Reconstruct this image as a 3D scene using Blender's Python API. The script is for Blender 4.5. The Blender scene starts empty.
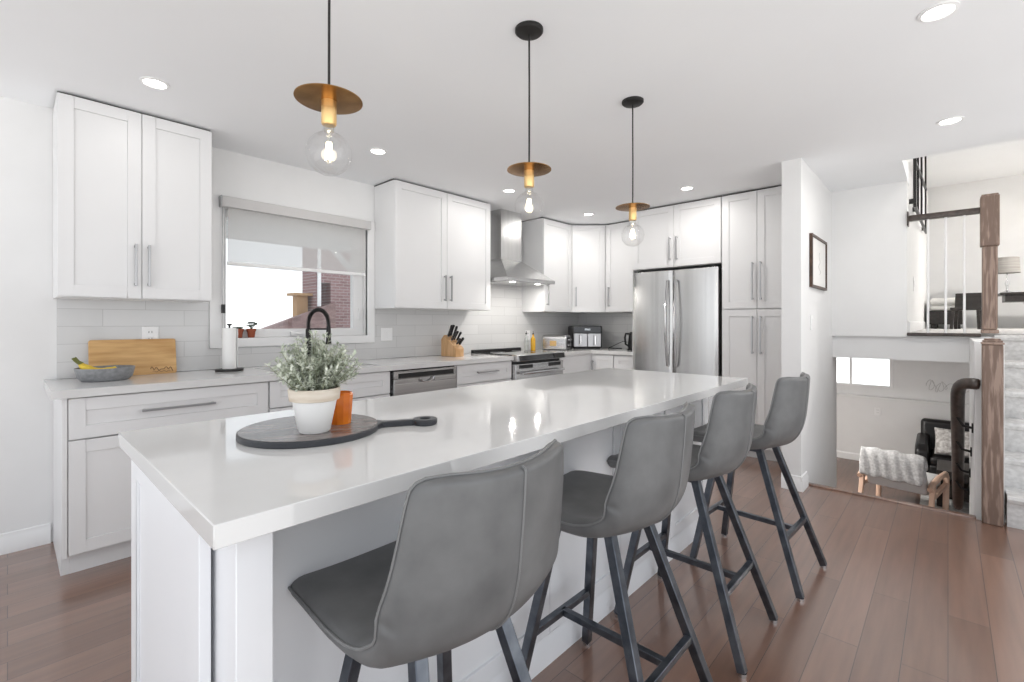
import bpy, bmesh, math, random
from mathutils import Vector, Matrix
random.seed(7)
SC = bpy.context.scene
COL = SC.collection
PI = math.pi

# ------------------------------------------------------------------ camera, sky, exposure
CAM_H = 1.232
FPX, HORIZON = 469.0, 323.0
cd = bpy.data.cameras.new('camera')
cam = bpy.data.objects.new('camera', cd)
COL.objects.link(cam)
HEAD = math.atan2(948 - 512, FPX)            # heading measured from +X towards +Y
cam.location = (0, 0, CAM_H)
cam.rotation_euler = (PI / 2, 0, HEAD - PI / 2)
cd.sensor_fit = 'HORIZONTAL'
cd.sensor_width = 36.0
cd.lens = 36.0 * FPX / 1024.0
cd.shift_y = -(341.0 - HORIZON) / 1024.0
cd.clip_start = 0.05
cd.clip_end = 200
SC.camera = cam

SC.view_settings.view_transform = 'Standard'
SC.view_settings.look = 'None'
SC.view_settings.gamma = 1.0
SC.view_settings.use_curve_mapping = False
SC.view_settings.exposure = 0.56

world = bpy.data.worlds.new('sky')
SC.world = world
world.use_nodes = True
bg = world.node_tree.nodes['Background']
_wt = world.node_tree
_tc = _wt.nodes.new('ShaderNodeTexCoord')
_sx = _wt.nodes.new('ShaderNodeSeparateXYZ')
_rp = _wt.nodes.new('ShaderNodeValToRGB')          # lower half brightened as fill for ceiling and overhang, overcast sky above
_rp.color_ramp.elements[0].position = 0.44
_rp.color_ramp.elements[0].color = (1.0, 0.995, 0.985, 1)
_rp.color_ramp.elements[1].position = 0.56
_rp.color_ramp.elements[1].color = (0.56, 0.585, 0.62, 1)
_mr = _wt.nodes.new('ShaderNodeMapRange')
_mr.inputs[1].default_value = -1.0
_wt.links.new(_tc.outputs['Generated'], _sx.inputs[0])
_wt.links.new(_sx.outputs[2], _mr.inputs[0])
_wt.links.new(_mr.outputs[0], _rp.inputs[0])
_wt.links.new(_rp.outputs[0], bg.inputs[0])
bg.inputs[1].default_value = 1.50


def area_light(name, loc, rot, sx, sy, power, col=(1, 1, 1), shape='RECTANGLE', parent=None, spread=PI):
    l = bpy.data.lights.new(name, 'AREA')
    l.shape = shape
    l.size = sx
    if shape in ('RECTANGLE', 'ELLIPSE'):
        l.size_y = sy
    l.energy = power
    l.color = col
    l.spread = spread
    o = bpy.data.objects.new(name, l)
    COL.objects.link(o)
    o.location = loc
    o.rotation_euler = rot
    if parent:
        o.parent = parent
    return o


# ------------------------------------------------------------------ materials
MATS = {}


def pmat(name, col, rough=0.5, metal=0.0, spec=0.5, coat=0.0, coat_rough=0.05, emit=None, emit_s=0.0):
    m = bpy.data.materials.new(name)
    m.use_nodes = True
    b = m.node_tree.nodes['Principled BSDF']
    b.inputs['Base Color'].default_value = (*col, 1)
    b.inputs['Roughness'].default_value = rough
    b.inputs['Metallic'].default_value = metal
    b.inputs['Specular IOR Level'].default_value = spec
    b.inputs['Coat Weight'].default_value = coat
    b.inputs['Coat Roughness'].default_value = coat_rough
    if emit:
        b.inputs['Emission Color'].default_value = (*emit, 1)
        b.inputs['Emission Strength'].default_value = emit_s
    MATS[name] = m
    return m


def nodes(m):
    nt = m.node_tree
    return nt, nt.nodes, nt.links, nt.nodes['Principled BSDF']


def noise_mix(m, c1, c2, scale=(5, 5, 5), nscale=1.0, detail=4, lo=0.35, hi=0.65, bump=0.0, coord='Object', rough=None, dist=0.0):
    nt, N, L, b = nodes(m)
    tc = N.new('ShaderNodeTexCoord')
    mp = N.new('ShaderNodeMapping')
    mp.inputs['Scale'].default_value = scale
    L.new(tc.outputs[coord], mp.inputs[0])
    nz = N.new('ShaderNodeTexNoise')
    nz.inputs['Scale'].default_value = nscale
    nz.inputs['Detail'].default_value = detail
    nz.inputs['Distortion'].default_value = dist
    L.new(mp.outputs[0], nz.inputs['Vector'])
    r = N.new('ShaderNodeValToRGB')
    r.color_ramp.elements[0].position = lo
    r.color_ramp.elements[0].color = (*c1, 1)
    r.color_ramp.elements[1].position = hi
    r.color_ramp.elements[1].color = (*c2, 1)
    L.new(nz.outputs['Fac'], r.inputs[0])
    L.new(r.outputs[0], b.inputs['Base Color'])
    if bump:
        bp = N.new('ShaderNodeBump')
        bp.inputs['Strength'].default_value = bump
        bp.inputs['Distance'].default_value = 0.004
        L.new(nz.outputs['Fac'], bp.inputs['Height'])
        L.new(bp.outputs[0], b.inputs['Normal'])
    if rough:
        mr = N.new('ShaderNodeMapRange')
        mr.inputs[3].default_value = rough[0]
        mr.inputs[4].default_value = rough[1]
        L.new(nz.outputs['Fac'], mr.inputs[0])
        L.new(mr.outputs[0], b.inputs['Roughness'])
    return m


def thin_glass(name, tint=(1, 1, 1), refl=0.12, rough=0.0, edge=0.6):
    m = bpy.data.materials.new(name)
    m.use_nodes = True
    nt = m.node_tree
    nt.nodes.clear()
    out = nt.nodes.new('ShaderNodeOutputMaterial')
    tr = nt.nodes.new('ShaderNodeBsdfTransparent')
    tr.inputs[0].default_value = (*tint, 1)
    gl = nt.nodes.new('ShaderNodeBsdfGlossy')
    gl.inputs['Roughness'].default_value = rough
    lw = nt.nodes.new('ShaderNodeLayerWeight')
    lw.inputs[0].default_value = 0.35
    mr = nt.nodes.new('ShaderNodeMapRange')
    mr.inputs[3].default_value = refl * 0.35
    mr.inputs[4].default_value = edge
    nt.links.new(lw.outputs['Facing'], mr.inputs[0])
    mx = nt.nodes.new('ShaderNodeMixShader')
    nt.links.new(mr.outputs[0], mx.inputs[0])
    nt.links.new(tr.outputs[0], mx.inputs[1])
    nt.links.new(gl.outputs[0], mx.inputs[2])
    nt.links.new(mx.outputs[0], out.inputs[0])
    MATS[name] = m
    return m


WALL = pmat('wall_paint', (0.80, 0.80, 0.79), 0.85, spec=0.3)
noise_mix(WALL, (0.79, 0.79, 0.788), (0.81, 0.81, 0.808), (3, 3, 3), 1.5)
CEIL = pmat('ceiling_paint', (0.80, 0.80, 0.80), 0.9, spec=0.2)
noise_mix(CEIL, (0.86, 0.87, 0.885), (0.87, 0.88, 0.895), (2, 2, 2), 1.0)
TRIM = pmat('trim_paint', (0.84, 0.84, 0.84), 0.4)
CAB = pmat('cabinet_paint', (0.82, 0.82, 0.82), 0.38)
noise_mix(CAB, (0.765, 0.766, 0.77), (0.78, 0.781, 0.785), (2, 2, 2), 1.0)
ISL = pmat('island_paint', (0.83, 0.835, 0.85), 0.38)
noise_mix(ISL, (0.84, 0.85, 0.875), (0.855, 0.865, 0.885), (2, 2, 2), 1.0)
QUARTZ = pmat('white_quartz', (0.80, 0.795, 0.785), 0.06, spec=0.6)
noise_mix(QUARTZ, (0.69, 0.688, 0.683), (0.72, 0.718, 0.713), (1.2, 2.0, 2.0), 2.5, detail=8, lo=0.3, hi=0.7)
STEEL = pmat('brushed_steel', (0.60, 0.60, 0.60), 0.26, 1.0)
noise_mix(STEEL, (0.60, 0.60, 0.595), (0.66, 0.66, 0.655), (30, 30, 0.3), 1.0, detail=1)
STEELH = pmat('brushed_steel_flat', (0.60, 0.60, 0.60), 0.25, 1.0)
noise_mix(STEELH, (0.50, 0.50, 0.50), (0.64, 0.64, 0.64), (0.6, 40, 60), 1.0, detail=3, rough=(0.18, 0.32))
NICKEL = pmat('nickel', (0.42, 0.42, 0.43), 0.3, 1.0)
CHROME = pmat('chrome', (0.62, 0.62, 0.63), 0.12, 1.0)
BLACK = pmat('black_plastic', (0.012, 0.012, 0.013), 0.4)
BLACKM = pmat('black_metal', (0.018, 0.017, 0.017), 0.45, 0.3)
BGLASS = pmat('black_glass', (0.008, 0.008, 0.009), 0.05, spec=0.8)
DARKGAP = pmat('dark_recess', (0.03, 0.03, 0.03), 0.7)
GUN = pmat('gunmetal', (0.060, 0.066, 0.076), 0.30, 0.85)
noise_mix(GUN, (0.085, 0.096, 0.115), (0.155, 0.170, 0.195), (8, 8, 8), 2.0)
BRASS = pmat('brass', (0.62, 0.36, 0.10), 0.24, 1.0)
noise_mix(BRASS, (0.30, 0.150, 0.045), (0.46, 0.25, 0.085), (14, 14, 14), 1.0)
BRASSL = pmat('brushed_brass', (0.78, 0.53, 0.24), 0.33, 1.0)
LEATHER = pmat('grey_leather', (0.12, 0.122, 0.124), 0.46, spec=0.5)
noise_mix(LEATHER, (0.095, 0.097, 0.099), (0.165, 0.167, 0.168), (9, 9, 9), 1.0, detail=7, lo=0.3, hi=0.72, bump=0.12, rough=(0.38, 0.55))
PIPING = pmat('leather_piping', (0.17, 0.172, 0.173), 0.4)
CASS = pmat('blind_cassette', (0.56, 0.55, 0.545), 0.5)  # grey of the backlit inner face is put into the colour
WHITEP = pmat('white_plastic', (0.86, 0.86, 0.86), 0.35)
BAMBOO = pmat('bamboo', (0.62, 0.38, 0.16), 0.45)
noise_mix(BAMBOO, (0.50, 0.27, 0.09), (0.70, 0.44, 0.19), (3, 20, 30), 1.0, detail=5)
BLOCKW = pmat('block_wood', (0.62, 0.38, 0.19), 0.45)
noise_mix(BLOCKW, (0.50, 0.28, 0.12), (0.68, 0.43, 0.23), (50, 12, 6), 1.0, detail=4)
ENGR = pmat('burnt_wood', (0.16, 0.075, 0.03), 0.7)
GREYC = pmat('grey_ceramic', (0.235, 0.24, 0.25), 0.5)
noise_mix(GREYC, (0.20, 0.205, 0.215), (0.27, 0.275, 0.285), (30, 30, 30), 2.0)
BANANA = pmat('banana_skin', (0.72, 0.50, 0.035), 0.5)
noise_mix(BANANA, (0.62, 0.42, 0.03), (0.80, 0.58, 0.06), (20, 20, 20), 1.5)
BSTEM = pmat('banana_stem', (0.13, 0.14, 0.03), 0.7)
PAPER = pmat('paper', (0.88, 0.88, 0.87), 0.9)
TERRA = pmat('terracotta', (0.33, 0.085, 0.04), 0.8)
SOIL = pmat('soil', (0.05, 0.035, 0.025), 0.95)
LEAFD = pmat('succulent_leaf', (0.06, 0.085, 0.06), 0.6)
LEAFG = pmat('silver_green_leaf', (0.42, 0.46, 0.37), 0.7, spec=0.3)
noise_mix(LEAFG, (0.40, 0.45, 0.34), (0.82, 0.84, 0.76), (40, 40, 40), 1.0, detail=3)
STEMG = pmat('plant_stem', (0.26, 0.28, 0.18), 0.8)
POTW = pmat('white_pot', (0.84, 0.84, 0.83), 0.55)
POTR = pmat('pot_rim', (0.66, 0.57, 0.47), 0.6)
noise_mix(POTR, (0.58, 0.48, 0.37), (0.74, 0.67, 0.58), (4, 4, 30), 1.5)
AMBERC = pmat('orange_glass', (0.80, 0.20, 0.015), 0.15)
noise_mix(AMBERC, (0.62, 0.13, 0.01), (0.86, 0.25, 0.02), (6, 6, 12), 1.0)
BOARDT = pmat('board_face', (0.20, 0.17, 0.155), 0.22, spec=0.55)
noise_mix(BOARDT, (0.085, 0.075, 0.07), (0.25, 0.21, 0.195), (4, 26, 4), 1.0, detail=6)
BOARDE = pmat('board_edge', (0.035, 0.038, 0.045), 0.35)
OIL = pmat('olive_oil', (0.60, 0.33, 0.02), 0.08)
CLEARB = thin_glass('clear_glass', (0.93, 0.95, 0.94), 0.2)
BULBG = thin_glass('bulb_glass', (0.985, 0.985, 0.985), 0.10, edge=0.26)
PANE = thin_glass('window_glass', (0.97, 0.98, 0.98), 0.08, edge=0.3)
FILA = pmat('filament', (1, 0.9, 0.7), 0.5, emit=(1, 0.80, 0.50), emit_s=9.0)
CANE = pmat('can_light_lens', (1, 1, 1), 0.5, emit=(1, 0.97, 0.92), emit_s=6.0)
ICON = pmat('display_mark', (0.5, 0.55, 0.6), 0.4)
FURG = pmat('grey_throw', (0.42, 0.43, 0.44), 0.95, spec=0.1)
noise_mix(FURG, (0.46, 0.465, 0.47), (0.66, 0.665, 0.67), (30, 30, 30), 1.5, detail=6, bump=0.7)
SEATG = pmat('grey_linen', (0.62, 0.63, 0.64), 0.9)
CUSH = pmat('fluffy_cushion', (0.70, 0.68, 0.66), 0.95, spec=0.1)
noise_mix(CUSH, (0.42, 0.40, 0.38), (0.80, 0.79, 0.77), (22, 22, 22), 1.2, detail=4, bump=0.9)
PEACH = pmat('beech_arm', (0.70, 0.48, 0.36), 0.5)
BLEATH = pmat('black_leather', (0.014, 0.014, 0.015), 0.35)
DWOOD = pmat('espresso_wood', (0.022, 0.017, 0.015), 0.4)
noise_mix(DWOOD, (0.015, 0.012, 0.010), (0.032, 0.025, 0.022), (4, 30, 30), 1.0)
RAILW = pmat('dark_rail_wood', (0.045, 0.032, 0.026), 0.35)
noise_mix(RAILW, (0.030, 0.022, 0.018), (0.068, 0.050, 0.042), (3, 30, 30), 1.0)
LINEN = pmat('bed_linen', (0.78, 0.77, 0.74), 0.9)
SHADE = pmat('lamp_shade', (0.42, 0.40, 0.37), 0.9)
noise_mix(SHADE, (0.34, 0.32, 0.30), (0.46, 0.44, 0.41), (2, 2, 90), 1.0)
CARPET = pmat('stair_carpet', (0.62, 0.61, 0.60), 1.0, spec=0.05)
noise_mix(CARPET, (0.56, 0.55, 0.54), (0.70, 0.69, 0.68), (16, 16, 22), 2.0, detail=6, bump=0.6)
RUGM = pmat('rug_pile', (0.52, 0.52, 0.51), 1.0, spec=0.05)
noise_mix(RUGM, (0.40, 0.40, 0.39), (0.62, 0.62, 0.61), (12, 12, 12), 1.5, detail=5)
ROOFM = pmat('roof_shingle', (0.23, 0.15, 0.14), 0.9)
noise_mix(ROOFM, (0.20, 0.13, 0.125), (0.30, 0.20, 0.19), (2, 6, 6), 2.0)
TAN = pmat('chimney_clay', (0.45, 0.28, 0.15), 0.9)
PATIO = pmat('patio_panel', (0.80, 0.79, 0.78), 0.7)
LAWN = pmat('patio_concrete', (0.45, 0.44, 0.43), 1.0)
noise_mix(LAWN, (0.42, 0.41, 0.40), (0.50, 0.49, 0.48), (3, 3, 3), 1.0)
INK = pmat('wall_ink', (0.50, 0.50, 0.49), 0.9)
ART = pmat('art_paper', (0.84, 0.83, 0.81), 0.7)
FRAMEW = pmat('walnut_frame', (0.050, 0.025, 0.014), 0.45)
noise_mix(FRAMEW, (0.035, 0.018, 0.010), (0.085, 0.042, 0.024), (4, 4, 20), 1.0)

OAK = pmat('stained_oak', (0.20, 0.12, 0.085), 0.5)
nt, N, L, b = nodes(OAK)
tc = N.new('ShaderNodeTexCoord')
mp = N.new('ShaderNodeMapping')
mp.inputs['Scale'].default_value = (16, 16, 1.6)
wv = N.new('ShaderNodeTexWave')
wv.inputs['Scale'].default_value = 2.2
wv.inputs['Distortion'].default_value = 5.0
wv.inputs['Detail'].default_value = 4
wv.inputs['Detail Scale'].default_value = 1.4
rp = N.new('ShaderNodeValToRGB')
rp.color_ramp.elements[0].color = (0.165, 0.108, 0.082, 1)
rp.color_ramp.elements[0].position = 0.1
rp.color_ramp.elements[1].color = (0.31, 0.222, 0.178, 1)
rp.color_ramp.elements[1].position = 0.75
L.new(tc.outputs['Object'], mp.inputs[0])
L.new(mp.outputs[0], wv.inputs['Vector'])
L.new(wv.outputs['Fac'], rp.inputs[0])
L.new(rp.outputs[0], b.inputs['Base Color'])


def plank_mat(name, c1, c2, mortar, bw, rh, rough, coat):
    m = pmat(name, c1, rough, coat=coat, coat_rough=0.12)
    nt, N, L, b = nodes(m)
    tc = N.new('ShaderNodeTexCoord')
    br = N.new('ShaderNodeTexBrick')
    br.offset = 0.37
    br.offset_frequency = 2
    br.squash = 1.0
    br.inputs['Scale'].default_value = 1.0
    br.inputs['Brick Width'].default_value = bw
    br.inputs['Row Height'].default_value = rh
    br.inputs['Mortar Size'].default_value = 0.0014
    br.inputs['Mortar Smooth'].default_value = 0.2
    br.inputs['Bias'].default_value = 0.0
    br.inputs['Color1'].default_value = (*c1, 1)
    br.inputs['Color2'].default_value = (*c2, 1)
    br.inputs['Mortar'].default_value = (*mortar, 1)
    L.new(tc.outputs['Object'], br.inputs['Vector'])
    mp = N.new('ShaderNodeMapping')
    mp.inputs['Scale'].default_value = (2.2, 26, 26)
    L.new(tc.outputs['Object'], mp.inputs[0])
    nz = N.new('ShaderNodeTexNoise')
    nz.inputs['Scale'].default_value = 1.0
    nz.inputs['Detail'].default_value = 6
    L.new(mp.outputs[0], nz.inputs['Vector'])
    mr = N.new('ShaderNodeMapRange')
    mr.inputs[1].default_value = 0.25
    mr.inputs[2].default_value = 0.75
    mr.inputs[3].default_value = 0.82
    mr.inputs[4].default_value = 1.16
    L.new(nz.outputs['Fac'], mr.inputs[0])
    mx = N.new('ShaderNodeMix')
    mx.data_type = 'RGBA'
    mx.blend_type = 'MULTIPLY'
    mx.inputs[0].default_value = 1.0
    L.new(br.outputs['Color'], mx.inputs[6])
    L.new(mr.outputs[0], mx.inputs[7])
    L.new(mx.outputs[2], b.inputs['Base Color'])
    bp = N.new('ShaderNodeBump')
    bp.inputs['Strength'].default_value = 0.25
    bp.inputs['Distance'].default_value = 0.002
    iv = N.new('ShaderNodeMath')
    iv.operation = 'SUBTRACT'
    iv.inputs[0].default_value = 1.0
    L.new(br.outputs['Fac'], iv.inputs[1])
    L.new(iv.outputs[0], bp.inputs['Height'])
    L.new(bp.outputs[0], b.inputs['Normal'])
    return m


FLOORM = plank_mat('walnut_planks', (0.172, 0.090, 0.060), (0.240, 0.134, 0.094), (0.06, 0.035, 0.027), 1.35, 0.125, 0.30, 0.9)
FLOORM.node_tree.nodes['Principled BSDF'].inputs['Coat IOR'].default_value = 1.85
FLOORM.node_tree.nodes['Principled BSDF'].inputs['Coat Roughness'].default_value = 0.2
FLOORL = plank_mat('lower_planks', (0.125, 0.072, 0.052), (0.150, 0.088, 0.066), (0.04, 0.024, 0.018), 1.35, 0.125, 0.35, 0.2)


def tile_mat(name, c1, c2, mortar, bw, rh, msize, rough, axis, off=(0, 0), bump=0.3):
    # axis 'x': bricks laid along X and Z; axis 'y': along Y and Z
    m = pmat(name, c1, rough)
    nt, N, L, b = nodes(m)
    tc = N.new('ShaderNodeTexCoord')
    sp = N.new('ShaderNodeSeparateXYZ')
    cb = N.new('ShaderNodeCombineXYZ')
    L.new(tc.outputs['Object'], sp.inputs[0])
    ax = N.new('ShaderNodeMath')
    ax.inputs[1].default_value = off[0]
    az = N.new('ShaderNodeMath')
    az.inputs[1].default_value = off[1]
    L.new(sp.outputs[0 if axis == 'x' else 1], ax.inputs[0])
    L.new(sp.outputs[2], az.inputs[0])
    L.new(ax.outputs[0], cb.inputs[0])
    L.new(az.outputs[0], cb.inputs[1])
    br = N.new('ShaderNodeTexBrick')
    br.offset = 0.5
    br.inputs['Scale'].default_value = 1.0
    br.inputs['Brick Width'].default_value = bw
    br.inputs['Row Height'].default_value = rh
    br.inputs['Mortar Size'].default_value = msize
    br.inputs['Mortar Smooth'].default_value = 0.1
    br.inputs['Color1'].default_value = (*c1, 1)
    br.inputs['Color2'].default_value = (*c2, 1)
    br.inputs['Mortar'].default_value = (*mortar, 1)
    L.new(cb.outputs[0], br.inputs['Vector'])
    L.new(br.outputs['Color'], b.inputs['Base Color'])
    bp = N.new('ShaderNodeBump')
    bp.inputs['Strength'].default_value = bump
    bp.inputs['Distance'].default_value = 0.002
    bp.invert = True
    L.new(br.outputs['Fac'], bp.inputs['Height'])
    L.new(bp.outputs[0], b.inputs['Normal'])
    return m


TILEX = tile_mat('grey_subway_tile', (0.62, 0.62, 0.62), (0.66, 0.66, 0.66), (0.49, 0.49, 0.49), 0.406, 0.1016, 0.0016, 0.12, 'x', (0.02, -0.095))
TILEY = tile_mat('grey_subway_tile_side', (0.62, 0.62, 0.62), (0.66, 0.66, 0.66), (0.49, 0.49, 0.49), 0.406, 0.1016, 0.0016, 0.12, 'y', (0.1, -0.095))
BRICK = tile_mat('red_brick', (0.22, 0.125, 0.125), (0.30, 0.18, 0.18), (0.36, 0.31, 0.31), 0.24, 0.085, 0.010, 0.9, 'x')

# blind cloth: part see-through weave
BLIND = bpy.data.materials.new('blind_cloth')
BLIND.use_nodes = True
_n = BLIND.node_tree
_n.nodes.clear()
_o = _n.nodes.new('ShaderNodeOutputMaterial')
_d = _n.nodes.new('ShaderNodeBsdfDiffuse')
_d.inputs[0].default_value = (0.80, 0.79, 0.77, 1)
_t = _n.nodes.new('ShaderNodeBsdfTranslucent')
_t.inputs[0].default_value = (0.92, 0.91, 0.90, 1)
_p = _n.nodes.new('ShaderNodeBsdfTransparent')
_m1 = _n.nodes.new('ShaderNodeMixShader')
_m1.inputs[0].default_value = 0.7
_m2 = _n.nodes.new('ShaderNodeMixShader')
_m2.inputs[0].default_value = 0.58
_n.links.new(_d.outputs[0], _m1.inputs[1])
_n.links.new(_t.outputs[0], _m1.inputs[2])
_n.links.new(_m1.outputs[0], _m2.inputs[1])
_n.links.new(_p.outputs[0], _m2.inputs[2])
_n.links.new(_m2.outputs[0], _o.inputs[0])


# ------------------------------------------------------------------ mesh helpers
class MB:
    def __init__(s):
        s.v = []
        s.f = []
        s.sm = []

    def add(s, vs, fs, smooth=False):
        o = len(s.v)
        s.v += [tuple(v) for v in vs]
        for f in fs:
            s.f.append(tuple(i + o for i in f))
            s.sm.append(smooth)
        return s

    def box(s, x0, x1, y0, y1, z0, z1):
        vs = [(x, y, z) for x in (x0, x1) for y in (y0, y1) for z in (z0, z1)]
        return s.add(vs, [(0, 1, 3, 2), (4, 6, 7, 5), (0, 4, 5, 1), (2, 3, 7, 6), (0, 2, 6, 4), (1, 5, 7, 3)])

    def hexa(s, a, b):
        # two quads (4 points each, same winding): a frustum-like solid
        vs = list(a) + list(b)
        return s.add(vs, [(0, 1, 2, 3), (7, 6, 5, 4), (0, 4, 5, 1), (1, 5, 6, 2), (2, 6, 7, 3), (3, 7, 4, 0)])

    def prism(s, poly, axis, a0, a1, smooth=False):
        # poly in the two other axes; axis 0:(y,z) 1:(x,z) 2:(x,y)
        def pt(p, a):
            return [(a, p[0], p[1]), (p[0], a, p[1]), (p[0], p[1], a)][axis]
        n = len(poly)
        vs = [pt(p, a0) for p in poly] + [pt(p, a1) for p in poly]
        s.add(vs, [tuple(range(n)), tuple(range(2 * n - 1, n - 1, -1))])
        o = len(s.v) - 2 * n
        for i in range(n):
            j = (i + 1) % n
            s.f.append((o + i, o + j, o + n + j, o + n + i))
            s.sm.append(smooth)
        return s

    def lathe(s, prof, c=(0, 0, 0), n=32, axis=2, sx=1.0, sy=1.0):
        vs = []
        for r, h in prof:
            for k in range(n):
                a = 2 * PI * k / n
                p = (r * math.cos(a) * sx, r * math.sin(a) * sy, h)
                if axis == 0:
                    p = (p[2], p[0], p[1])
                elif axis == 1:
                    p = (p[0], p[2], p[1])
                vs.append((p[0] + c[0], p[1] + c[1], p[2] + c[2]))
        fs = []
        m = len(prof)
        for i in range(m - 1):
            for k in range(n):
                fs.append((i * n + k, i * n + (k + 1) % n, (i + 1) * n + (k + 1) % n, (i + 1) * n + k))
        s.add(vs, fs, True)
        o = len(s.v) - len(vs)
        if prof[0][0] > 1e-6:
            s.f.append(tuple(o + k for k in range(n - 1, -1, -1)))
            s.sm.append(False)
        if prof[-1][0] > 1e-6:
            s.f.append(tuple(o + (m - 1) * n + k for k in range(n)))
            s.sm.append(False)
        return s

    def tube(s, path, r, n=8, closed=False, square=False, up=None):
        P = [Vector(p) for p in path]
        m = len(P)
        rr = r if isinstance(r, (list, tuple)) else [r] * m
        vs = []
        prev = None
        for i, p in enumerate(P):
            if closed:
                t = (P[(i + 1) % m] - P[i - 1])
            else:
                t = P[min(i + 1, m - 1)] - P[max(i - 1, 0)]
            t.normalize()
            if prev is None:
                ref = Vector(up) if up else (Vector((0, 0, 1)) if abs(t.z) < 0.9 else Vector((1, 0, 0)))
                u = ref - t * ref.dot(t)
                u.normalize()
            else:
                u = prev - t * prev.dot(t)
                if u.length < 1e-6:
                    u = t.orthogonal()
                u.normalize()
            prev = u
            w = t.cross(u)
            for k in range(n):
                a = 2 * PI * (k + (0.5 if square else 0)) / n
                vs.append(p + (u * math.cos(a) + w * math.sin(a)) * rr[i])
        fs = []
        for i in range(m if closed else m - 1):
            j = (i + 1) % m
            for k in range(n):
                fs.append((i * n + k, i * n + (k + 1) % n, j * n + (k + 1) % n, j * n + k))
        s.add(vs, fs, not square)
        if not closed:
            o = len(s.v) - len(vs)
            s.f.append(tuple(o + k for k in range(n - 1, -1, -1)))
            s.sm.append(False)
            s.f.append(tuple(o + (m - 1) * n + k for k in range(n)))
            s.sm.append(False)
        return s

    def bar(s, a, b, w, up=None):
        return s.tube([a, b], w * 0.7071, 4, square=True, up=up)

    def sphere(s, c, r, n=20, m=12, sz=1.0):
        prof = [(max(r * math.sin(PI * i / m), 0.0), -r * sz * math.cos(PI * i / m)) for i in range(m + 1)]
        return s.lathe(prof, c, n)

    def build(s, name, mat, parent=None, bevel=0.0, seg=2, subsurf=0, angle=35, solid=0.0, weld=True):
        me = bpy.data.meshes.new(name)
        me.from_pydata(s.v, [], s.f)
        bm = bmesh.new()
        bm.from_mesh(me)
        for f, k in zip(bm.faces, s.sm):
            f.smooth = k
        if weld:
            bmesh.ops.remove_doubles(bm, verts=bm.verts, dist=1e-6)
        bmesh.ops.recalc_face_normals(bm, faces=bm.faces)
        bm.to_mesh(me)
        bm.free()
        me.set_sharp_from_angle(angle=math.radians(angle))
        mats = mat if isinstance(mat, (list, tuple)) else [mat]
        for q in mats:
            me.materials.append(q)
        o = bpy.data.objects.new(name, me)
        COL.objects.link(o)
        if parent:
            o.parent = parent
        if solid:
            md = o.modifiers.new('solid', 'SOLIDIFY')
            md.thickness = solid
            md.offset = 0
        if bevel:
            md = o.modifiers.new('bevel', 'BEVEL')
            md.width = bevel
            md.segments = seg
            md.limit_method = 'ANGLE'
            md.angle_limit = math.radians(40)
        if subsurf:
            md = o.modifiers.new('sub', 'SUBSURF')
            md.levels = subsurf
            md.render_levels = subsurf
            for p in me.polygons:
                p.use_smooth = True
        return o


def tag(o, label, cat, group=None, kind=None):
    o['label'] = label
    o['category'] = cat
    if group:
        o['group'] = group
    if kind:
        o['kind'] = kind
    return o


def thing(name, label, cat, loc=(0, 0, 0), rz=0.0, group=None):
    o = bpy.data.objects.new(name, None)
    o.empty_display_size = 0.1
    COL.objects.link(o)
    o.location = loc
    o.rotation_euler = (0, 0, rz)
    return tag(o, label, cat, group)


def struct(o):
    o['kind'] = 'structure'
    return o


def copy_tree(o, parent=None):
    c = o.copy()
    COL.objects.link(c)
    if parent:
        c.parent = parent
    for ch in list(o.children):
        copy_tree(ch, c)
    return c


def rot90(o):
    o.rotation_euler = (0, 0, -PI / 2)


# ------------------------------------------------------------------ the setting
CZ = 2.44            # ceiling
WY = 3.695           # window wall face
KX = 5.30            # fridge wall face
PX = 5.20            # plane of the upper level's edge
UZ = 1.15            # upper floor
LZ = -0.95           # lower floor
EDGE = 4.17          # edge of the main floor at the stair down
CT = 0.914           # counter top height

floor_bm = MB()
floor_bm.box(-1.5, EDGE - 0.03, -0.85, WY, -0.22, 0)
floor_bm.box(EDGE - 0.03, KX, 0.83, WY, -0.22, 0)
struct(floor_bm.build('floor', FLOORM))
struct(MB().box(EDGE - 0.035, EDGE + 0.015, -0.13, 0.785, -0.05, 0.012).build('trim_1', FLOORM, bevel=0.006))
struct(MB().box(EDGE - 0.03, EDGE, -0.26, 0.77, LZ - 0.1, -0.06).build('wall_stair', WALL))

ceil_bm = MB()
ceil_bm.box(-1.5, 4.53, -0.85, WY + 0.1, CZ, CZ + 0.12)
ceil_bm.box(4.53, KX + 0.1, 0.25, WY + 0.1, CZ, CZ + 0.12)
struct(ceil_bm.build('ceiling', CEIL))

# window wall with its opening
WX0, WX1, WZ0, WZ1 = 1.00, 2.125, 1.125, 2.045
w = MB()
w.box(-1.5, WX0, WY, WY + 0.16, -0.2, CZ)
w.box(WX1, KX + 0.1, WY, WY + 0.16, -0.2, CZ)
w.box(WX0, WX1, WY, WY + 0.16, -0.2, WZ0)
w.box(WX0, WX1, WY, WY + 0.16, WZ1, CZ)
struct(w.build('wall_back', WALL))
struct(MB().box(KX, KX + 0.1, 0.86, WY, -0.2, CZ).build('wall_right', WALL))
# partition beside the pantry
part = MB().box(3.955, PX + 0.1, 0.788, 0.915, 0.0, CZ)
part.box(EDGE, PX + 0.1, 0.788, 0.915, LZ, 0.0)
part.box(PX + 0.1, 5.45, 0.788, 0.915, LZ, 0.915)
struct(part.build('wall_partition', WALL))


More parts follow.
